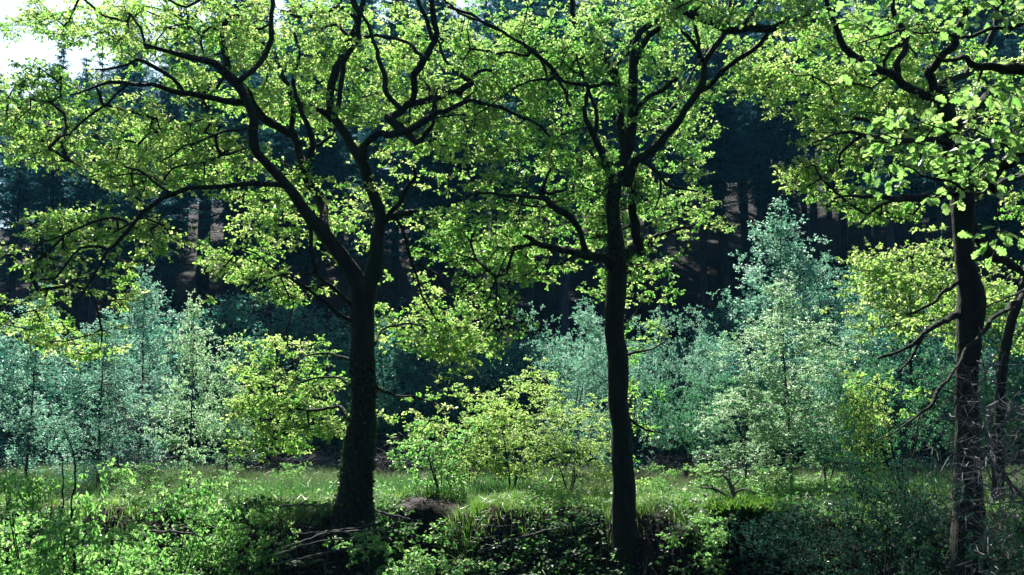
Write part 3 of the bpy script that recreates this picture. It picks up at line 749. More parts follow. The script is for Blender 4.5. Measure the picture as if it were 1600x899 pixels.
# near boughs that reach into the picture from trees beside the viewer
near_limbs = [
 ('bough', [(1680,150,0,24),(1600,114,0,19),(1567,103,0,15),(1537,100,-.05,12),(1510,98,-.1,9),(1490,96,-.15,6),(1460,85,-.2,4)]),
 ('bough', [(1680,170,.1,26),(1640,200,.1,22),(1605,222,.1,20),(1585,238,.1,18),(1568,252,.1,16),(1555,270,.1,15),(1550,285,.1,13),(1556,300,.1,8)]),
 ('bough', [(1680,20,0,14),(1620,28,.1,8),(1560,40,.1,6),(1520,55,.1,5),(1480,52,.1,4),(1430,45,.1,3),(1380,60,.1,3),(1340,75,.1,2)]),
 ('bough', [(1555,280,.1,7),(1520,285,0,5),(1480,290,-.1,4),(1440,275,-.1,3),(1410,255,-.1,2)]),
 ('bough', [(1585,235,.1,6),(1550,215,0,4),(1510,215,-.1,3),(1470,200,-.2,3),(1440,190,-.2,2),(1400,150,-.2,2)]),
 ('bough', [(1540,100,0,5),(1530,118,.1,4),(1522,130,.1,3)]),
]
near_blobs = [(1335,80,28,22,5,-.25,.25),(1350,50,24,22,3,-.25,.25),(1420,35,45,26,7,-.25,.25),(1470,15,50,20,7,-.25,.25),(1545,25,50,28,7,-.25,.25),
 (1400,150,28,16,4,-.25,.2),(1365,160,16,12,2,-.2,.2),(1535,125,26,16,4,-.2,.2),(1585,148,20,16,3,-.2,.2),(1440,195,20,14,2,-.2,.2),(1415,230,34,18,5,-.2,.2),
 (1510,225,30,22,5,-.2,.2),(1565,200,30,22,5,-.2,.2),(1595,190,20,22,4,-.2,.2),(1480,285,60,18,9,-.25,.2),(1400,262,30,16,4,-.2,.2),(1540,270,30,16,4,-.2,.2),(1580,360,20,12,2,-.2,.2),(1430,300,30,14,3,-.2,.2)]
near_bough, _b = oak('overhanging_oak_bough', 'overhanging oak bough with large bright leaves close to the viewer at the right edge', 5.6, near_limbs, near_blobs, 25,
      'near_leaf', leaf_size=(0.04, 0.085), n_tw=3, n_lf=4, cut=0.25, tw_len=(.08, .25), cat='tree branch', tmpl=LEAF_BIG, twig_thin=0.0022, base_empty=(3.2, 5.6, 3.0), node_step=0.06)
top_limbs = [
 ('bough', [(1010,-60,0,18),(1045,-10,0,16),(1070,10,0,15),(1115,35,0,14),(1150,45,0,13),(1180,47,0,12),(1210,42,0,11),(1245,28,0,8),(1280,5,0,6),(1310,-30,0,4)]),
 ('bough', [(1155,45,0,6),(1175,25,.1,6),(1190,0,.2,5),(1200,-40,.2,4)]),
 ('bough', [(1085,18,0,6),(1100,0,.1,6),(1112,-30,.2,5)]),
]
top_blobs = [(1150,5,120,30,80,-1.0,1.0),(1230,20,60,25,30,-.8,.8),(1040,0,60,30,26,-.8,.8),(1150,-50,160,30,120,-1.2,1.4)]
top_bough, _b = oak('overhanging_oak_bough', 'dark curved oak bough dipping in from the top edge between central and right oak', 12.0, top_limbs, top_blobs, 26,
      'oak_leaf_green', cat='tree branch', base_empty=tuple(P(1045, -60, 12)[0]))

# ------------------------------------------------------------------ smaller trees: a template at the origin, then placed copies
def sapling(name, H, crown_r, n_cl, leafm, barkm, seed, label, cat='tree', group=None, stems=1, low=0.12, lean=0.04, shape='cone',
            leaf_size=(0.034, 0.058), n_tw=5, n_lf=6, tmpl=LEAF_SMALL, stem_r=0.035, tw=(0.05, 0.17), flat=0.6, asc=0.75, up=0.6, gravity=0.0, pts_only=False, thin=0.0022):
    r = np.random.default_rng(seed)
    root = thing(name, (0, 0, 0), label, cat, group)
    nodes = []; nr = []
    stems_mb = []
    for s in range(stems):
        a = r.uniform(0, 2 * math.pi); k = 0 if stems == 1 else r.uniform(0.12, 0.4)
        m = max(8, int(H / 0.15))
        t = np.linspace(0, 1, m)
        hh = H * (1 if s == 0 else r.uniform(0.65, 0.98))
        bx = lean * H * r.normal() * t ** 1.5 + k * H * math.cos(a) * t ** 1.1
        by = lean * H * r.normal() * t ** 1.5 + k * H * math.sin(a) * t ** 1.1
        wv = np.cumsum(r.normal(size=(m, 2)), 0) * 0.006 * H / 3
        pts = np.stack([bx + wv[:, 0], by + wv[:, 1], t * hh * 0.97 - 0.15], 1)
        rad = stem_r * (1 - t) ** 0.9 + 0.004
        mb = MB(); tube(mb, pts, rad, 7, 0.06, seed=seed + s)
        mb.build('stem' if stems > 1 else 'trunk', M[barkm], root, True)
        nodes.append(pts); nr.append(rad)
    nodes = np.concatenate(nodes); nr = np.concatenate(nr)
    # every main branch leaves the stem at its own height, length and angle and carries clusters along its outer part
    nl = max(10, int(n_cl / 13))
    q = np.sort(r.beta(1.1, 1.15, nl)); lz = low + (1 - low) * q
    la = np.arange(nl) * 2.4 + r.normal(size=nl) * .5
    def prof(z):
        q = (z - low) / (1 - low)
        if shape == 'cone': return np.clip((1 - q) ** 0.75 * (0.35 + 1.1 * q ** 0.3), 0.08, 1)
        return np.sqrt(np.clip(1 - (1.7 * q - 0.75) ** 2, 0.06, 1))
    lr = crown_r * prof(lz) * r.uniform(0.5, 1.3, nl)
    ang = asc * r.uniform(.6, 1.3, nl)
    A = []
    for b_ in range(nl):
        m = max(2, int(n_cl / nl * lr[b_] / crown_r * 1.7 + 1))
        t = np.sqrt(r.uniform(.06, 1.0, m))
        o_ = r.integers(0, len(nodes) // stems) + (len(nodes) // stems) * r.integers(0, stems)
        sx_ = nodes[min(len(nodes) - 1, int(np.argmin(np.abs(nodes[:, 2] - lz[b_] * H * .9) + r.random(len(nodes)) * .3)))]
        rr_ = lr[b_] * t
        jit = r.normal(size=(m, 3)) * (.05 + .13 * lr[b_] * (.4 + t[:, None])) * np.array([1, 1, .5 if asc < .5 else .7])
        pos_ = np.stack([sx_[0] + np.cos(la[b_]) * rr_, sx_[1] + np.sin(la[b_]) * rr_, lz[b_] * H * .88 + np.tan(ang[b_]) * rr_ * (1 - .25 * t)], 1) + jit
        A.append(pos_)
    # the leader and its tip
    tp = nodes[np.argmax(nodes[:, 2])]
    m = max(6, n_cl // 40)
    A.append(tp + np.stack([r.normal(size=m) * .1, r.normal(size=m) * .1, -r.uniform(-.02, .25, m) * H * .5], 1))
    A = np.concatenate(A)
    A[:, 2] = np.clip(A[:, 2], low * H * .7 + .05, H * 1.03)
    # join upwards: shift wood search so that branches ascend
    B = A.copy(); 
    nod2 = nodes.copy(); nod2[:, 2] += 0
    SA, SB, ra, rb, outd = grow(nod2, nr, B, r, step=0.18, wander=0.06, sag=-0.05, thin=thin)
    tb = MB(); lb = MB()
    prisms(tb, SA, SB, ra, rb, 3)
    outd[:, 2] += asc * 0.6
    sprays(lb, tb, A, unit(outd), r, n_tw, n_lf, tw_len=tw, flat=flat, size=leaf_size, tmpl=tmpl, tw_r=0.0016, up=up, gravity=gravity)
    tb.build('twigs', M['twig'] if barkm != 'dead_twig' else M['dead_twig'], root)
    lb.build('foliage', M[leafm], root)
    root['H'] = H
    return root

def gz(x, y): return float(ground_h(x, y))

used = set()
def place(tmpl, px, d, scale, label, rot, group=None, sx=None, base_py=None):
    x = (px - 800) / F * d * 1.0
    # horizontal pixel position holds for the base of the trunk
    p, _ = P(px, 760, d); x = p[0]
    z = gz(x, d)
    sc = (sx or scale, sx or scale, scale)
    if tmpl.name in used:
        o = dup(tmpl, (x, d, z), rot, sc, label, group)
    else:
        used.add(tmpl.name)
        o = tmpl; o.location = (x, d, z); o.rotation_euler = (0, 0, rot); o.scale = sc
        if label: o['label'] = label
        if group: o['group'] = group
    return o

def h_for(px, py_top, d):
    """tree height so that its tip shows at py_top"""
    p, _ = P(px, py_top, d)
    return p[2] - gz(p[0], d)

BG = 'young birches at the foot of the hill'
birch = [
 sapling('birch_tree', 5.0, 1.15, 620, 'birch_leaf', 'birch_bark', 41, '', group=BG, low=0.04, lean=0.03, n_tw=6, n_lf=6, asc=0.8),
 sapling('birch_tree', 5.0, 1.3, 640, 'birch_leaf', 'birch_bark', 42, '', group=BG, stems=3, lean=0.04, n_tw=6, n_lf=6, asc=0.8, shape='round', low=0.08),
 sapling('birch_tree', 5.0, 1.3, 620, 'birch_leaf_green', 'birch_bark', 43, '', group=BG, low=0.05, lean=0.03, n_tw=5, n_lf=6, asc=0.6, leaf_size=(0.035, 0.06)),
]
birch.append(sapling('birch_tree', 5.0, 1.45, 560, 'mint_leaf', 'birch_bark', 44, '', group=BG, lean=0.03, n_tw=5, n_lf=6, asc=0.55, low=0.06, leaf_size=(0.042, 0.07), flat=.4, up=1.1))

def put(t, px, top, d, rot, label, group=None, wide=1.0):
    H = h_for(px, top, d)
    s = H / t['H']
    return place(t, px, d, s, label, rot, group, sx=s * wide)

put(birch[0], 40, 430, 21.5, 0.3, 'blue-green birch at the far left edge, behind the tall hazel', BG, 1.0)
put(birch[0], 150, 470, 19.5, 2.1, 'bushy blue-green birch with a pale brown stem left of the lone straight birch', BG, 1.1)
put(birch[0], 218, 400, 24.0, 4.0, 'tallest blue-green birch on the left, its pale tip between the oak leaves', BG, 0.9)
put(birch[3], 294, 440, 18.5, 0.9, 'light green birch with one thin straight dark stem standing alone in the meadow', BG, 0.7)
put(birch[1], 880, 468, 23.0, 1.0, 'blue-green birch clump just left of the central oak trunk', BG, 0.75)
put(birch[0], 935, 485, 24.5, 5.0, 'pale blue birch partly hidden by the central oak trunk', BG, 0.8)
put(birch[1], 1035, 472, 23.5, 2.6, 'pale blue birch clump right of the central oak trunk', BG, 0.75)
put(birch[0], 1100, 495, 24.5, 0.0, 'thin blue birch in the gap between two fuller birches', BG, 0.6)
put(birch[2], 355, 540, 22.0, 3.9, 'low full birch clump close behind the lone straight birch', BG, 1.1)
put(birch[1], 1300, 500, 23.0, 0.8, 'broad blue-green birch clump right of the full light green birch', BG, 1.0)
put(birch[0], 1228, 292, 27.0, 1.4, 'tallest blue-green birch of the wood, its pointed crown against the dark conifers', BG, 1.0)
put(birch[3], 1238, 412, 18.7, 2.2, 'full light green birch below the tall blue-green birch', BG, 1.15)
put(birch[3], 1165, 560, 18.2, 4.4, 'low light green birch left of the foot of the full light green one', BG, 1.3)
put(birch[1], 1340, 385, 26.0, 3.7, 'dull blue-green birch clump behind the yellow oak sapling', BG, 0.8)

YG = 'young yellow-green oaks in the meadow'
yel = sapling('oak_sapling', 3.0, 1.25, 330, 'yellow_leaf', 'twig', 51, '', group=YG, leaf_size=(0.04, 0.065), n_tw=5, n_lf=5, tmpl=LEAF_OVAL, stem_r=0.02, stems=3, shape='round', low=0.05, flat=0.3, up=1.5, asc=0.55)
yel2 = sapling('oak_sapling', 3.0, 1.5, 330, 'yellow_leaf', 'twig', 52, '', group=YG, leaf_size=(0.04, 0.065), n_tw=5, n_lf=5, tmpl=LEAF_OVAL, stem_r=0.015, stems=5, shape='round', low=0.02, flat=0.3, up=1.5, asc=0.55)
yel3 = sapling('oak_sapling', 3.0, 0.9, 300, 'yellow_leaf', 'twig', 53, '', group=YG, leaf_size=(0.035, 0.055), n_tw=5, n_lf=5, tmpl=LEAF_OVAL, stem_r=0.03, shape='round', low=0.6, flat=0.3, up=1.5, asc=0.3)
put(yel, 800, 572, 19.0, 0.5, 'yellow-green oak sapling with the highest tip left of the central trunk', YG, 1.1)
put(yel2, 890, 632, 18.0, 1.7, 'broad low yellow oak sapling touching the central trunk', YG, 1.25)
put(yel2, 735, 645, 19.6, 4.2, 'low yellow-green oak sapling just right of the green bush at the meadow edge', YG, 1.1)
put(yel3, 1430, 360, 21.0, 2.5, 'yellow oak sapling left of the right oak trunk', YG, 1.0)
put(yel3, 1555, 410, 22.5, 0.2, 'yellow oak sapling seen between the two right trunks', YG, 0.8)
put(yel, 1360, 570, 17.5, 5.1, 'thin yellow-leaved sapling behind the grey bare branches', YG, 0.5)

HG = 'hazel bushes'
haz = sapling('hazel_bush', 2.0, 0.9, 150, 'hazel_leaf', 'twig', 61, '', cat='bush', group=HG, leaf_size=(0.045, 0.085), n_tw=4, n_lf=5, tmpl=LEAF_OVAL, stem_r=0.012, stems=4, shape='round', low=0.05, flat=0.45, asc=0.5)
haz2 = sapling('hazel_bush', 2.0, 1.1, 160, 'hazel_leaf', 'twig', 62, '', cat='bush', group=HG, leaf_size=(0.045, 0.085), n_tw=4, n_lf=5, tmpl=LEAF_OVAL, stem_r=0.012, stems=5, shape='round', low=0.1, flat=0.4, asc=0.4)
put(haz, 690, 640, 17.9, 0.0, 'green bush with thin stems at the meadow edge, right of the left oak trunk', HG, 1.0)
put(haz, 70, 700, 12.6, 1.0, 'leafy bright hazel in the bottom left corner', HG, 0.55)
put(haz2, 150, 775, 11.8, 2.0, 'hazel with pale drooping leaves near the bottom left, one dark stem upright through it', HG, 0.75)
put(haz2, 265, 752, 13.6, 3.0, 'soft green hazel on the bank below the lone straight birch', HG, 0.72)
put(haz, 390, 775, 13.9, 4.0, 'dense low hazel on the bank between the lone birch and the left oak', HG, 0.7)
put(haz2, 5, 790, 13.2, 5.0, 'shaded hazel cut by the left edge of the picture', HG, 0.7)
put(haz, 1110, 790, 14.4, 5.5, 'low leafy hazel right of the foot of the central oak', HG, 1.0)
put(haz2, 640, 815, 13.9, 0.6, 'small spray of pale leaves at the dark cut beside the left oak', HG, 1.0)

put(haz2, 345, 728, 18.0, 2.2, 'low hazel in the meadow just right of the lone straight birch', HG, 1.1)
put(haz, 455, 718, 19.5, 0.7, 'small hazel at the far side of the meadow left of the left oak', HG, 0.9)
put(haz, 215, 715, 17.5, 4.1, 'low hazel in the meadow left of the lone straight birch', HG, 1.1)
put(haz2, 1120, 722, 17.6, 5.9, 'low hazel in the meadow behind the white fallen branch', HG, 1.2)
put(haz, 1205, 720, 16.6, 1.3, 'bright hazel on top of the bank right of the earth tussock', HG, 1.2)
put(haz2, 1030, 728, 17.2, 3.3, 'small hazel right of the central oak trunk at meadow height', HG, 0.8)

DG = 'dark shrubs along the foot of the hill'
drk = sapling('holly_shrub', 3.0, 1.5, 330, 'dark_leaf', 'twig', 71, '', cat='bush', group=DG, leaf_size=(0.05, 0.08), n_tw=5, n_lf=6, stem_r=0.04, stems=3, shape='round', low=0.02, tw=(0.12, 0.35))
drk2 = sapling('holly_shrub', 3.0, 1.7, 330, 'dark_leaf', 'twig', 72, '', cat='bush', group=DG, leaf_size=(0.05, 0.08), n_tw=5, n_lf=6, stem_r=0.04, stems=2, shape='cone', low=0.02, tw=(0.12, 0.35))
DL = 'dark blue-green shrub in the shade at the foot of the conifer hill'
for i, (px, top, d) in enumerate([(-20,520,28),(90,560,27),(230,500,29),(330,480,31),(405,520,28.5),(465,485,31),(530,540,28),(610,520,29.5),(680,480,32),(735,560,28.5),(800,520,30),(860,540,29),
                                  (960,520,29),(1040,540,28),(1130,470,32),(1180,540,27.5),(1290,500,28.5),(1330,440,31),(1395,500,27),(1450,470,30),(1520,520,27.5),(1590,480,29),(1640,520,27)]):
    put(drk if i % 2 else drk2, px, top, d, i * 1.3, DL, DG, 1.0)

# right-hand undergrowth
GH = 'glossy hollies on the right bank'
hol = sapling('holly_bush', 2.0, 1.1, 300, 'holly_leaf', 'twig', 81, '', cat='bush', group=GH, leaf_size=(0.025, 0.045), n_tw=5, n_lf=6, tmpl=LEAF_SMALL, stem_r=0.02, stems=4, shape='round', low=0.02)
put(hol, 1270, 795, 13.2, 0.2, 'dark glossy holly sparkling at the bottom of the picture right of the earth tussock', GH, 0.85)
put(hol, 1370, 735, 12.9, 2.2, 'dark glossy holly lowest on the bank left of the right oak foot', GH, 0.6)
put(haz, 1335, 728, 15.9, 3.9, 'bright leafy hazel on the bank top behind the dark hollies', HG, 1.0)
put(hol, 1432, 775, 15.0, 5.0, 'thin low holly left of the right oak trunk', GH, 0.55)
put(hol, 1600, 800, 12.4, 1.0, 'dark glossy holly in the bottom right corner', GH, 0.5)
grn = sapling('hawthorn_bush', 2.5, 1.4, 300, 'hawthorn_leaf', 'twig', 82, '', cat='bush', group='hawthorn bushes', leaf_size=(0.035, 0.06), n_tw=5, n_lf=6, stem_r=0.02, stems=4, shape='round', low=0.05)
put(grn, 1290, 630, 19.0, 0.4, 'mid-green hawthorn below the full light green birch', 'hawthorn bushes', 0.9)
put(grn, 1410, 560, 18.6, 1.9, 'mid-green hawthorn behind the grey bare branches', 'hawthorn bushes', 0.8)
put(grn, 1560, 590, 18.4, 3.3, 'mid-green hawthorn behind the leaning oak trunk', 'hawthorn bushes', 0.8)
put(grn, 1070, 600, 21.5, 5.6, 'mid-green hawthorn right of the central oak trunk', 'hawthorn bushes', 0.6)

# dead twiggy bush by the right oak
def twiggy(name, base, H, Rr, n, seed, label, cat, mat='dead_twig', group=None, thin=0.0026):
    r = np.random.default_rng(seed)
    root = thing(name, base, label, cat, group)
    nodes = []; nr = []
    for s in range(4):
        t = np.linspace(0, 1, 14)
        a = r.uniform(0, 6.28); k = r.uniform(0.1, 0.5) * Rr
        pts = np.stack([k * np.cos(a) * t, k * np.sin(a) * t, t * H * r.uniform(.6, .95) - 0.1], 1) + np.cumsum(r.normal(size=(14, 3)) * 0.02, 0)
        rad = 0.02 * (1 - t) + 0.004
        mb = MB(); tube(mb, pts, rad, 6, 0.1, seed=s); mb.build('stem', M[mat], root, True)
        nodes.append(pts); nr.append(rad)
    A = r.normal(size=(n, 3)) * np.array([Rr * .5, Rr * .5, H * .24]) + np.array([0, 0, H * .6])
    A[:, 2] = np.clip(A[:, 2], .1, None)
    SA, SB, ra, rb, od = grow(np.concatenate(nodes), np.concatenate(nr), A, r, step=.1, wander=.12, sag=-.05, thin=thin)
    tb = MB(); prisms(tb, SA, SB, ra, rb, 3)
    e = np.repeat(A, 4, 0); dd = unit(r.normal(size=e.shape) + np.repeat(od, 4, 0))
    prisms(tb, e, e + dd * r.uniform(.08, .3, len(e))[:, None], .0022, .001, 3)
    tb.build('twigs', M[mat], root)
    return root
def gp(px, d):
    x = P(px, 760, d)[0][0]
    return (x, d, gz(x, d))
twiggy('dead_bush', gp(1590, 13.2), 3.3, 1.15, 900, 91, 'grey leafless bush of tangled dead twigs in front of the right oak', 'bush', thin=0.0034)
twiggy('dead_bush', gp(190, 20.5), 2.4, 0.9, 220, 92, 'pale bare twiggy bush beneath the birches on the left', 'bush')

# ------------------------------------------------------------------ conifers on the hill
def conifer(seed, H, live, crown_r):
    r = np.random.default_rng(seed)
    root = thing('conifer_tree', (0, 0, 0), '', 'tree', 'conifers on the hillside')
    t = np.linspace(0, 1, 24)
    pts = np.stack([0.08 * np.sin(t * 3 + seed), 0.08 * np.cos(t * 2.4), t * H - 0.3], 1)
    mb = MB(); tube(mb, pts, 0.17 * (1 - t) ** 0.8 + 0.012, 9, 0.05, seed=seed)
    mb.build('trunk', M['conifer_bark'], root, True)
    # dead lower branches
    db = MB()
    n = 70
    z = r.uniform(0.12, live, n) * H; a = r.uniform(0, 6.28, n); L = r.uniform(0.5, 1.5, n)
    A = np.stack([0 * z, 0 * z, z], 1); B = A + np.stack([np.cos(a) * L, np.sin(a) * L, -0.15 * L + r.normal(size=n) * .1], 1)
    prisms(db, A, B, 0.012, 0.004, 3)
    m2 = A + (B - A) * .55; prisms(db, m2, m2 + r.normal(size=(n, 3)) * .25, 0.006, 0.002, 3)
    lb = MB()
    z = live * H
    PA = []; PD = []; PN = []; PS = []
    while z < H * 0.985:
        q = (z / H - live) / (1 - live)
        nb = r.integers(5, 8)
        Rr = crown_r * (1 - q) ** 0.8 * r.uniform(.75, 1.1) * min(1, .55 + q * 3) + .12
        for k in range(nb):
            a = r.uniform(0, 6.28); L = Rr * r.uniform(.7, 1.1)
            m = max(3, int(L / .13))
            s = np.linspace(0.12, 1, m)
            dr = -0.28 * (1 - q) + 0.25 * q
            bx = np.cos(a) * L * s; by = np.sin(a) * L * s; bz = z + L * (dr * s + .16 * s * s)
            pp = np.stack([bx, by, bz], 1)
            prisms(db, pp[:-1], pp[1:], .012 * (1 - s[:-1]) + .004, .012 * (1 - s[1:]) + .003, 3)
            fwd = np.array([math.cos(a), math.sin(a), -.1])
            sd_ = np.array([-math.sin(a), math.cos(a), 0])
            for sg in (1, -1, 0, .5, -.5):
                PA.append(pp + r.normal(size=pp.shape) * .03)
                dd = fwd * (.55 if sg else 1) + sd_ * sg * 1.0 + r.normal(size=pp.shape) * .22 + np.array([0, 0, -.28 if abs(sg) == .5 else -.08])
                PD.append(dd); PN.append(r.normal(size=pp.shape) * .35 + np.array([0, 0, 1]))
                PS.append((.20 + .26 * (1 - s) * min(1, L)) * r.uniform(.6, 1.2, m))
        z += r.uniform(.24, .42)
    PA = np.concatenate(PA); PD = np.concatenate(PD); PN = np.concatenate(PN); PS = np.concatenate(PS)
    TV = np.array([(0, -.05, 0), (.5, -.14, .0), (1, 0, -.12), (.5, .14, .0), (0, .05, 0)], float)
    leaves(lb, PA, PD, unit(PN), PS, (TV, np.array([[0, 1, 2, 3, 4]])), r.random(len(PA)))
    db.build('branches', M['conifer_bark'], root)
    lb.build('needles', M['needle'], root)
    root['H'] = H
    return root

con = [conifer(101, 14, .36, 2.2), conifer(102, 13, .42, 1.9), conifer(103, 15, .30, 2.4), conifer(104, 13.5, .48, 1.8)]
rr = np.random.default_rng(9)
spots = []
row = 36.5
while row < 86:
    sp = 2.75 + (row - 33) * 0.03
    half = row * 0.60 + 3
    x = -half + rr.uniform(0, sp)
    while x < half:
        X = x + rr.normal() * .7; Y = row + rr.normal() * .9
        if not (Y < 40 and X > 3 and X < 14):
            spots.append((X, Y))
        x += sp * rr.uniform(.75, 1.3)
    row += sp * 0.98
CL = 'tall dark conifer with a bare lower trunk in the dense wood on the hillside'
kk = 0
for (X, Y) in spots:
    t = con[int(rr.integers(0, 4))]
    pxx = 800 + X / Y * F
    sc = rr.uniform(.85, 1.12)
    if pxx < 420: sc *= 1.2 if pxx > 260 else (1.02 if pxx > 60 else .95)
    elif pxx < 1050: sc *= 1.25
    if pxx > 1050: sc *= 1.2
    if Y > 74: continue
    if Y < 49: sc *= .78 + .12 * (Y < 49) * (Y - 37) / 12
    loc = (X, Y, gz(X, Y))
    if t.name in used:
        dup(t, loc, rr.uniform(0, 6.28), (sc, sc, sc), CL, 'conifers on the hillside')
    else:
        used.add(t.name); t.location = loc; t.scale = (sc,) * 3; t['label'] = CL
    kk += 1
print('conifers', kk)

# ------------------------------------------------------------------ grass and ground cover
def blades(name, n, xr, yr, hr, wd, mat, seed, mask=None, bias=None, clump=None, lean=0.45):
    r = np.random.default_rng(seed)
    x = r.uniform(*xr, n); y = r.uniform(*yr, n)
    if clump:
        cx = r.uniform(*xr, clump[0]); cy = r.uniform(*yr, clump[0])
        k = r.integers(0, clump[0], n)
        x = cx[k] + r.normal(size=n) * clump[1]; y = cy[k] + r.normal(size=n) * clump[1]
    keep = np.ones(n, bool)
    if mask is not None: keep = mask(x, y, r)
    x = x[keep]; y = y[keep]; n = len(x)
    z = ground_h(x, y) - 0.02
    h = r.uniform(*hr, n) * (0.75 + 0.5 * (0.5 + 0.5 * np.sin(x * 2.1 + 3 * np.sin(y * 1.3))))
    a = r.uniform(0, 6.28, n); ld = np.stack([np.cos(a), np.sin(a), 0 * a], 1)
    s = np.stack([-np.sin(a), np.cos(a), 0 * a], 1)
    tw = r.uniform(0, 6.28, n); s = np.stack([np.cos(tw), np.sin(tw), 0 * tw], 1)
    ln = np.abs(r.normal(size=n)) * lean
    P0 = np.stack([x, y, z], 1)
    up = np.array([0, 0, 1.0])
    P1 = P0 + (up * .55 + ld * (ln * .3)[:, None]) * h[:, None]
    P2 = P0 + (up * (.98 - .25 * ln)[:, None] + ld * (ln * 1.0)[:, None]) * h[:, None]
    wv = (wd * r.uniform(.6, 1.3, n))[:, None]
    V = np.stack([P0 - s * wv, P0 + s * wv, P1 + s * wv * .8, P1 - s * wv * .8, P2], 1)
    i = np.arange(n)[:, None] * 5
    q = i + np.array([[0, 1, 2, 3]]); t = i + np.array([[3, 2, 4]])
    rnd = r.random(n) if bias is None else bias(x, y, r)
    mb = MB(); mb.add(V.reshape(-1, 3), [q, t], np.repeat(rnd, 5))
    o = mb.build(name, M[mat])
    return o

def off_path(x, y):
    return ((x + 1.28) / (0.62 + 0.08 * np.sin(x * 23) + 0.06 * np.sin(y * 17))) ** 2 + ((y - 16.55) / 0.95) ** 2 > 1

def mead_bias(x, y, r):
    dry = smooth(-0.3, 0.8, np.sin(x * 0.7 + 1.5 * np.sin(y * .5)) * .5 + (y - 18) / 6)
    return np.clip(r.random(len(x)) * .55 + dry * .5 * r.random(len(x)) + .08 * dry, 0, 1)
tag(blades('meadow_grass', 120000, (-14, 14), (17, 24.2), (.08, .36), .005, 'meadow', 1, mask=lambda x, y, r: off_path(x, y), bias=mead_bias),
    'soft meadow grass with dry straw-coloured heads beyond the bank', 'grass', kind='stuff')
tag(blades('bank_grass', 80000, (-9, 10), (14.6, 17.6), (.08, .30), .005, 'grass', 2, mask=lambda x, y, r: off_path(x, y) & ((x > -1) | (r.random(len(x)) < .5)) & (y > 15.25 + 0.45 * np.sin(x * 0.9 + 1.0) + 0.25 * np.sin(x * 2.3) - 0.25 * np.sin(x * 5.1) + r.normal(size=len(x)) * .2), clump=(1300, .09), lean=.9),
    'long bright green grass in tufts along the edge of the bank', 'grass', kind='stuff')

def cover(name, n, xr, yr, size, mat, seed, h=(0.05, .35), mask=None, tm=LEAF_OVAL, patch=0.0):
    r = np.random.default_rng(seed)
    m = n // 7
    x = r.uniform(*xr, m); y = r.uniform(*yr, m)
    k = np.ones(m, bool)
    if mask is not None: k &= mask(x, y, r)
    if patch: k &= (np.sin(x * 2.3 + seed) + np.sin(y * 3.1 + x) + r.normal(size=m) * .8) > patch
    x = x[k]; y = y[k]; m = len(x)
    hh = r.uniform(*h, m) * (0.5 + 0.5 * np.abs(np.sin(x * 1.9 + seed) * np.cos(y * 2.3)))
    A = np.stack([x, y, ground_h(x, y) - .02], 1)
    B = A + np.stack([r.normal(size=m) * .12, r.normal(size=m) * .12 - .05, hh], 1)
    mb = MB()
    prisms(mb, A, B, .0025, .0015, 3, 0.1)
    c = np.repeat(B, 7, 0) - np.repeat(B - A, 7, 0) * (r.random((m * 7, 1)) * .6)
    d = r.normal(size=(m * 7, 3)); d[:, 2] *= .35
    pos = c + unit(d) * .03
    nn = r.normal(size=(m * 7, 3)) * .5; nn[:, 2] += 1
    leaves(mb, pos, d, unit(nn), r.uniform(*size, m * 7), tm, np.clip(np.repeat(r.random(m), 7) * .6 + r.random(m * 7) * .4, 0, 1))
    return mb.build(name, M[mat])
tag(cover('bramble_cover', 120000, (-8.5, 9), (11.2, 15.9), (.035, .095), 'bramble', 31, h=(.05, .45), patch=-.1, mask=lambda x, y, r: off_path(x, y) & (((x + 1.1) / .6) ** 2 + ((y - 14.2) / 1.2) ** 2 > 1)),
    'tangle of low brambles and ferns covering the shaded bank face', 'ground cover', kind='stuff')
tag(cover('nettle_cover', 50000, (-9, 10), (15.0, 19.5), (.04, .075), 'hazel_leaf', 32, h=(.08, .35), patch=.5, mask=lambda x, y, r: off_path(x, y)),
    'patches of low leafy plants among the grass on top of the bank', 'ground cover', kind='stuff')
tag(cover('forest_floor_cover', 90000, (-24, 24), (24, 40), (.05, .10), 'dark_leaf', 33, h=(.1, .6), patch=-.6),
    'dark undergrowth at the foot of the conifer hill', 'ground cover', kind='stuff')

# ------------------------------------------------------------------ brash piles, sticks, stone, tussock
def brash(px, d, wx, wy, hh, n, seed, label):
    r = np.random.default_rng(seed)
    b = gp(px, d)
    root_mb = MB()
    for k in range(n):
        u = r.uniform(-1, 1); v = r.uniform(-1, 1)
        z = hh * max(0, (1 - u * u) * (1 - v * v)) * r.random()
        c = np.array([u * wx, v * wy, z + gz(b[0] + u * wx, b[1] + v * wy) - b[2]])
        L = r.uniform(.3, 1.1)
        dd = r.normal(size=3) * np.array([1, .7, .3]); dd /= np.linalg.norm(dd)
        pts = np.array([c - dd * L * .5, c - dd * L * .15 + r.normal(size=3) * .06, c + dd * L * .2 + r.normal(size=3) * .07, c + dd * L * .5])
        pts[:, 2] = np.maximum(pts[:, 2], 0)
        rd = r.uniform(.005, .02)
        tube(root_mb, catmull(pts, .15), np.linspace(rd, rd * .4, len(catmull(pts, .15))), 5, .1, seed=k)
    o = root_mb.build('brushwood_pile', M['brash'])
    o.location = b
    tag(o, label, 'brushwood pile', 'brushwood piles behind the meadow')
brash(470, 24.3, 2.4, .7, .75, 420, 1, 'brushwood pile left of the left oak trunk, in deep shade behind the meadow')
brash(640, 24.0, 1.6, .7, .9, 380, 2, 'brushwood pile right of the left oak trunk behind the meadow')
brash(760, 23.0, 1.1, .6, 1.0, 260, 3, 'purplish brushwood pile behind the yellow oak saplings')
brash(1095, 22.8, 1.5, .6, .6, 280, 4, 'low purplish brushwood pile right of the central oak trunk')

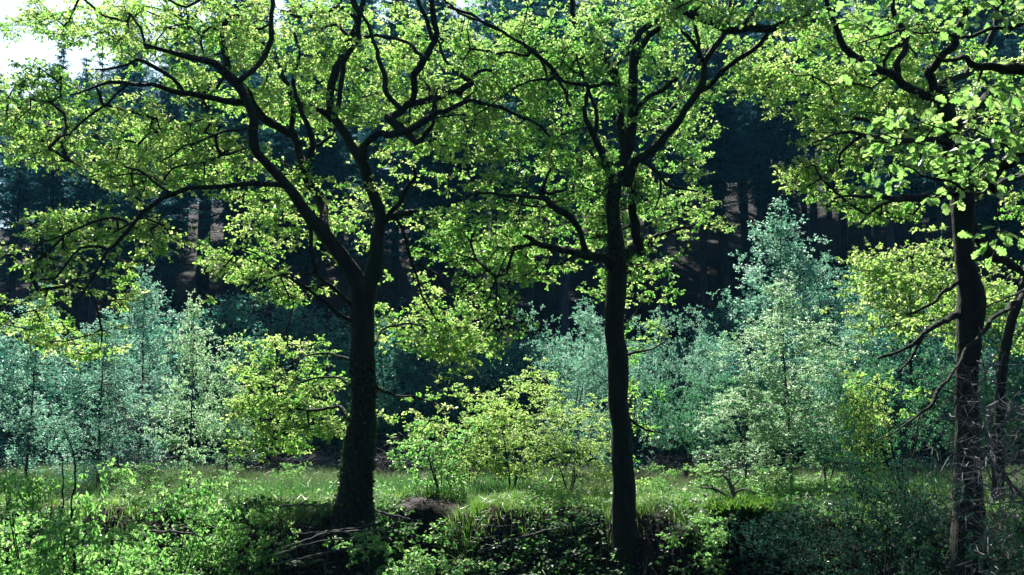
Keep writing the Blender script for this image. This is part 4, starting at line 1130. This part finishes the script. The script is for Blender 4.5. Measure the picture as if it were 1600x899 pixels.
def stick(name, pts, label, cat, mat='dead_wood', group=None, D=0):
    """pts: list of branches of (px,py,d,w)"""
    b = P(*pts[0][0][:3])[0]
    b = np.array([b[0], b[1], b[2]])
    mb = MB()
    for i, br in enumerate(pts):
        W = np.array([[*P(px, py, d)[0], wd * P(px, py, d)[1] / 2] for px, py, d, wd in br])
        cm = catmull(W, .06)
        r_ = np.random.default_rng(int(abs(pts[0][0][0] * 7 + pts[0][0][1])) + i)
        jj = np.cumsum(r_.normal(size=(len(cm), 3)), 0) * .006; jj -= np.linspace(0, 1, len(cm))[:, None] * jj[-1]
        cm[:, :3] += jj + r_.normal(size=jj.shape) * .003
        tube(mb, cm[:, :3] - b, cm[:, 3] * (1 + .15 * np.sin(np.arange(len(cm)) * 1.7)), 7, .18, seed=i)
        nb_ = max(1, len(cm) // 9)
        kk_ = r_.integers(1, len(cm), nb_)
        dd_ = unit(cm[np.minimum(kk_ + 1, len(cm) - 1), :3] - cm[kk_ - 1, :3] + r_.normal(size=(nb_, 3)) * .07)
        A_ = cm[kk_, :3] - b
        prisms(mb, A_, A_ + dd_ * r_.uniform(.06, .3, nb_)[:, None], cm[kk_, 3] * .5, .0015, 4)
    o = mb.build(name, M[mat], None, True)
    o.location = b
    tag(o, label, cat, group)
stick('fallen_branch', [[(1160,800,15.6,5),(1150,785,15.6,6),(1143,765,15.6,6),(1137,750,15.6,5),(1128,742,15.6,3)],
                        [(1150,783,15.6,5),(1135,775,15.6,5),(1115,766,15.7,4),(1098,762,15.8,3)],
                        [(1143,765,15.6,3),(1150,755,15.6,3),(1156,748,15.5,2)],
                        [(1146,772,15.6,4),(1160,765,15.5,3),(1175,768,15.4,2)],
                        [(1120,768,15.7,3),(1112,758,15.7,2)]], 'bleached forked fallen branch on the bank edge beside the earth tussock', 'fallen branch')
SG = 'thin sticks lying on the bank by the left oak'
SL = ['longest of the thin grey sticks lying across the foot of the left oak', 'thin grey stick second from the bottom of the bundle by the left oak', 'lowest thin grey stick of the bundle by the left oak', 'short topmost stick crossing the left oak foot']
for k, pts in enumerate([[(440,858,13.4,2),(500,838,13.4,3.2),(560,830,13.5,2.6),(640,835,13.6,2)], [(430,868,13.3,2),(490,850,13.3,2.6),(560,838,13.4,2.6),(585,834,13.4,1.3)],
                         [(425,882,13.2,2),(480,868,13.2,2.6),(560,852,13.3,2),(600,850,13.3,1.3)], [(455,832,13.6,1.3),(520,828,13.6,2.6),(590,818,13.7,2)]]):
    stick('fallen_stick', [pts], SL[k], 'stick', group=SG)
stick('fallen_stick', [[(200,826,13.4,2.6),(250,832,13.4,3.2),(312,836,13.4,2.6)], [(250,832,13.4,2),(290,820,13.4,2)]], 'pale forked stick among the hazels on the left bank', 'stick')
stick('fallen_stick', [[(288,822,13.0,2.6),(305,835,13.0,2.6),(322,846,13.0,2.6)]], 'short bright stick leaning steeply in the hazels on the left bank', 'stick')
stick('fallen_stick', [[(415,793,15.2,2.6),(460,789,15.2,3.9),(515,790,15.2,3.2)], [(440,791,15.2,2),(470,800,15.2,1.3)]], 'dark stick on the bank top left of the left oak trunk', 'stick')
stick('fallen_stick', [[(578,792,15.0,2.6),(600,803,14.9,3.2),(645,812,14.8,2)], [(600,803,14.9,2),(580,808,14.9,1.3)]], 'pale stick at the foot of the left oak pointing to the bare earth', 'stick')
stick('fallen_stick', [[(745,865,13.5,2),(800,845,13.6,2),(875,825,13.7,2)]], 'straight thin stick lying on the green bank left of the central oak', 'stick')
stick('bare_stem', [[(118,905,12,4),(117,850,12,4),(114,800,12,3),(117,750,12,3),(112,700,12,2),(100,672,12,1.5)]], 'upright dark bare stem in the bottom left hazels', 'sapling stem', 'twig')
stick('bare_stem', [[(98,905,12,3),(101,820,12,3),(100,760,12,2),(97,715,12,1.5)]], 'thinner upright bare stem just left of the other in the bottom left', 'sapling stem', 'twig')

def stone():
    r = np.random.default_rng(3)
    b = P(592, 797, 14.9)[0]
    import bmesh
    bm = bmesh.new(); bmesh.ops.create_icosphere(bm, subdivisions=3, radius=0.13)
    for v in bm.verts:
        n = 1 + .12 * math.sin(v.co.x * 31) * math.sin(v.co.y * 27 + 1) + .08 * math.sin(v.co.z * 43)
        v.co = Vector((v.co.x * 1.25 * n, v.co.y * n, v.co.z * .8 * n))
    me = bpy.data.meshes.new('mossy_stone'); bm.to_mesh(me); bm.free()
    for p in me.polygons: p.use_smooth = True
    me.materials.append(M['stone'])
    o = bpy.data.objects.new('mossy_stone', me); C.objects.link(o)
    o.location = (b[0], b[1], gz(b[0], b[1]) + .05)
    tag(o, 'small mossy stone between the left oak foot and the bare earth', 'stone')
stone()

def tussock():
    r = np.random.default_rng(8)
    b = np.array(gp(1172, 15.0))
    b[2] = P(1172, 800, 15.0)[0][2]
    mb = MB()
    # undercut clod of earth with hanging roots
    n_u, n_v = 28, 16
    V = []
    for j in range(n_v):
        v = j / (n_v - 1)
        for i in range(n_u):
            a = i / n_u * 2 * math.pi
            rad = (0.12 + .55 * math.sin(math.pi * min(1, v * .5 + .08)) ** 1.0) * (1 + .12 * math.sin(a * 5 + v * 7) + .05 * r.normal())
            V.append((rad * math.cos(a) * .8, rad * math.sin(a) * .7, -.85 + .85 * v if v < .9 else -.085 + .3 * (v - .9)))
    V = np.array(V)
    F4 = [[j * n_u + i, j * n_u + (i + 1) % n_u, (j + 1) * n_u + (i + 1) % n_u, (j + 1) * n_u + i] for j in range(n_v - 1) for i in range(n_u)]
    V = np.vstack([V, [[0, 0, -.03]]])
    F3 = [[(n_v - 1) * n_u + i, (n_v - 1) * n_u + (i + 1) % n_u, len(V) - 1] for i in range(n_u)]
    mb.add(V, [np.array(F4), np.array(F3)])
    root = thing('earth_tussock', b, 'overhanging clod of dark earth and roots with grass on top at the bank edge', 'tussock')
    mb.build('clod', M['soil'], root, True)
    rt = MB(); n = 260
    a = r.uniform(0, 6.28, n); rad = r.uniform(.3, .5, n)
    A = np.stack([rad * np.cos(a), rad * np.sin(a) * .85, r.uniform(-.25, -.02, n)], 1)
    B = A + np.stack([np.cos(a) * .06, np.sin(a) * .06, -r.uniform(.1, .4, n)], 1) + r.normal(size=(n, 3)) * .04
    prisms(rt, A, B, .005, .002, 3)
    rt.build('roots', M['brash'], root)
    g = MB(); n = 2600
    a = r.uniform(0, 6.28, n); q = np.sqrt(r.random(n)) * .5
    p0 = np.stack([q * np.cos(a), q * np.sin(a) * .85, 0 * a - .05], 1)
    dd = np.stack([np.cos(a) * q * 1.6, np.sin(a) * q * 1.6, 0 * a + 1], 1) + r.normal(size=(n, 3)) * .3
    leaves(g, p0, dd, rand_unit(n, r), r.uniform(.12, .3, n), (np.array([(0, -.03, 0), (0, .03, 0), (.6, .025, .02), (.6, -.025, .02), (1, 0, -.25)]), np.array([[0, 1, 2, 4, 3]])), r.random(n))
    o = g.build('grass_tuft', M['grass'], root)
tussock()

# ferns and leafy sprays on the bank
def fern():
    r = np.random.default_rng(64)
    root = thing('fern', (0, 0, 0), '', 'fern', 'ferns on the bank face')
    for k in range(9):
        a = k * 2.4 + r.normal() * .3; L = r.uniform(.4, .7)
        t = np.linspace(0, 1, 22)
        rad = L * (t * .9); z = L * (1.15 * t - .85 * t ** 2.2) * r.uniform(.8, 1.1)
        pts = np.stack([np.cos(a) * rad, np.sin(a) * rad, z], 1)
        mb = MB(); tube(mb, pts, .004 * (1 - t) + .0015, 4, 0, seed=k, rnd=.1)
        fw = np.array([math.cos(a), math.sin(a), 0]); sd_ = np.array([-math.sin(a), math.cos(a), 0])
        for sg in (1, -1):
            p = pts[3:]; u = t[3:]
            d = sd_ * sg + fw * .35 + np.array([0, 0, -.18]) + r.normal(size=p.shape) * .06
            sz = L * .36 * np.sin(np.pi * np.clip(u, .1, .97)) ** .7 * (1.05 - u * .6)
            leaves(mb, p, d, np.tile([0, 0, 1.0], (len(p), 1)) + r.normal(size=p.shape) * .15, sz, (np.array([(0, .05, 0), (.3, .1, 0), (.35, .05, 0), (.6, .08, -.04), (.65, .04, -.04), (1, 0, -.15), (.65, -.04, -.04), (.6, -.08, -.04), (.35, -.05, 0), (.3, -.1, 0), (0, -.05, 0)]), np.array([list(range(11))[::-1]])), r.random(len(p)))
        mb.build('frond', M['bramble'], root)
    return root
FG = 'ferns on the bank face'
f0 = fern()
for i, (px, d, sc, lb_) in enumerate([(1085, 14.9, .95, 'fern just right of the central oak foot, spreading over the dark bank'), (870, 14.4, .8, 'fern on the green bank left of the central oak foot'),
        (905, 13.7, .8, 'lowest fern left of the central oak foot'), (740, 14.3, .8, 'fern beside the dark cut, right of the bare earth'), (630, 14.2, .9, 'fern between the left oak foot and the dark cut'),
        (380, 13.9, .9, 'fern among the sticks left of the left oak'), (475, 14.2, .7, 'small fern close to the left side of the left oak foot'), (1045, 13.8, .8, 'fern low on the bank below the central oak'),
        (1130, 14.6, .7, 'small fern left of the earth tussock'), (1470, 14.0, .8, 'fern left of the right oak foot'), (810, 14.9, .7, 'small fern at the grassy top of the green bank')]):
    if i: dup(f0, gp(px, d), i * 1.1, (sc,) * 3, lb_, FG)
    else: f0.location = gp(px, d); f0.scale = (sc,) * 3; f0['label'] = lb_

# dead leaves and crumbs of bark on the bank and the bare earth
def litter():
    r = np.random.default_rng(77)
    n = 26000
    x = r.uniform(-9, 10, n); y = r.uniform(12.2, 18.5, n)
    k_ = off_path(x, y) | (r.random(n) < .25)
    x = x[k_]; y = y[k_]; n = len(x)
    p = np.stack([x, y, ground_h(x, y) + .02 + r.random(n) * .03], 1)
    d = r.normal(size=(n, 3)); d[:, 2] *= .25
    nn = r.normal(size=(n, 3)) * .45; nn[:, 2] += 1
    mb = MB(); leaves(mb, p, d, unit(nn), r.uniform(.03, .075, n), LEAF_OVAL, r.random(n))
    tag(mb.build('leaf_litter', M['litter']), 'brown dead leaves scattered over the bank and bare earth', 'leaf litter', kind='stuff')
    n = 1500
    x = r.uniform(-8, 9, n); y = r.uniform(12.2, 15.4, n)
    a = r.uniform(0, 6.28, n); L = r.uniform(.08, .45, n)
    A = np.stack([x, y, ground_h(x, y) + .05], 1)
    x2 = x + np.cos(a) * L; y2 = y + np.sin(a) * L
    B = np.stack([x2, y2, ground_h(x2, y2) + .05 + r.random(n) * .12], 1)
    mb = MB(); prisms(mb, A, B, r.uniform(.002, .007, n), .002, 4)
    tag(mb.build('twig_litter', M['dead_wood']), 'small dead twigs strewn over the bank', 'twig litter', kind='stuff')
M['litter'] = leaf_mat('dead leaf', [(0.0, (0.04, 0.025, 0.015)), (1.0, (0.13, 0.085, 0.055))], [(0.0, (0.06, 0.03, 0.01)), (1.0, (0.2, 0.11, 0.05))], 0.3, 0.03)
litter()

# ------------------------------------------------------------------ haze: the damp morning air of the valley
def haze():
    me = bpy.data.meshes.new('haze')
    x, y0, y1, z0, z1 = 300, -130, 310, -12, 62
    v = [(-x, y0, z0), (x, y0, z0), (x, y1, z0), (-x, y1, z0), (-x, y0, z1), (x, y0, z1), (x, y1, z1), (-x, y1, z1)]
    f = [(0, 3, 2, 1), (4, 5, 6, 7), (0, 1, 5, 4), (1, 2, 6, 5), (2, 3, 7, 6), (3, 0, 4, 7)]
    me.from_pydata(v, [], f)
    m, N, L = new_mat('haze')
    vp = N.new('ShaderNodeVolumePrincipled')
    vp.inputs['Color'].default_value = (0.15, 0.60, 1.0, 1)
    vp.inputs['Density'].default_value = 0.0003
    vp.inputs['Anisotropy'].default_value = 0.2
    o_ = N.new('ShaderNodeOutputMaterial'); L.new(vp.outputs[0], o_.inputs['Volume'])
    me.materials.append(m)
    o = bpy.data.objects.new('haze', me); C.objects.link(o)
    tag(o, 'thin blue haze in the air of the valley', 'haze', kind='stuff')
haze()
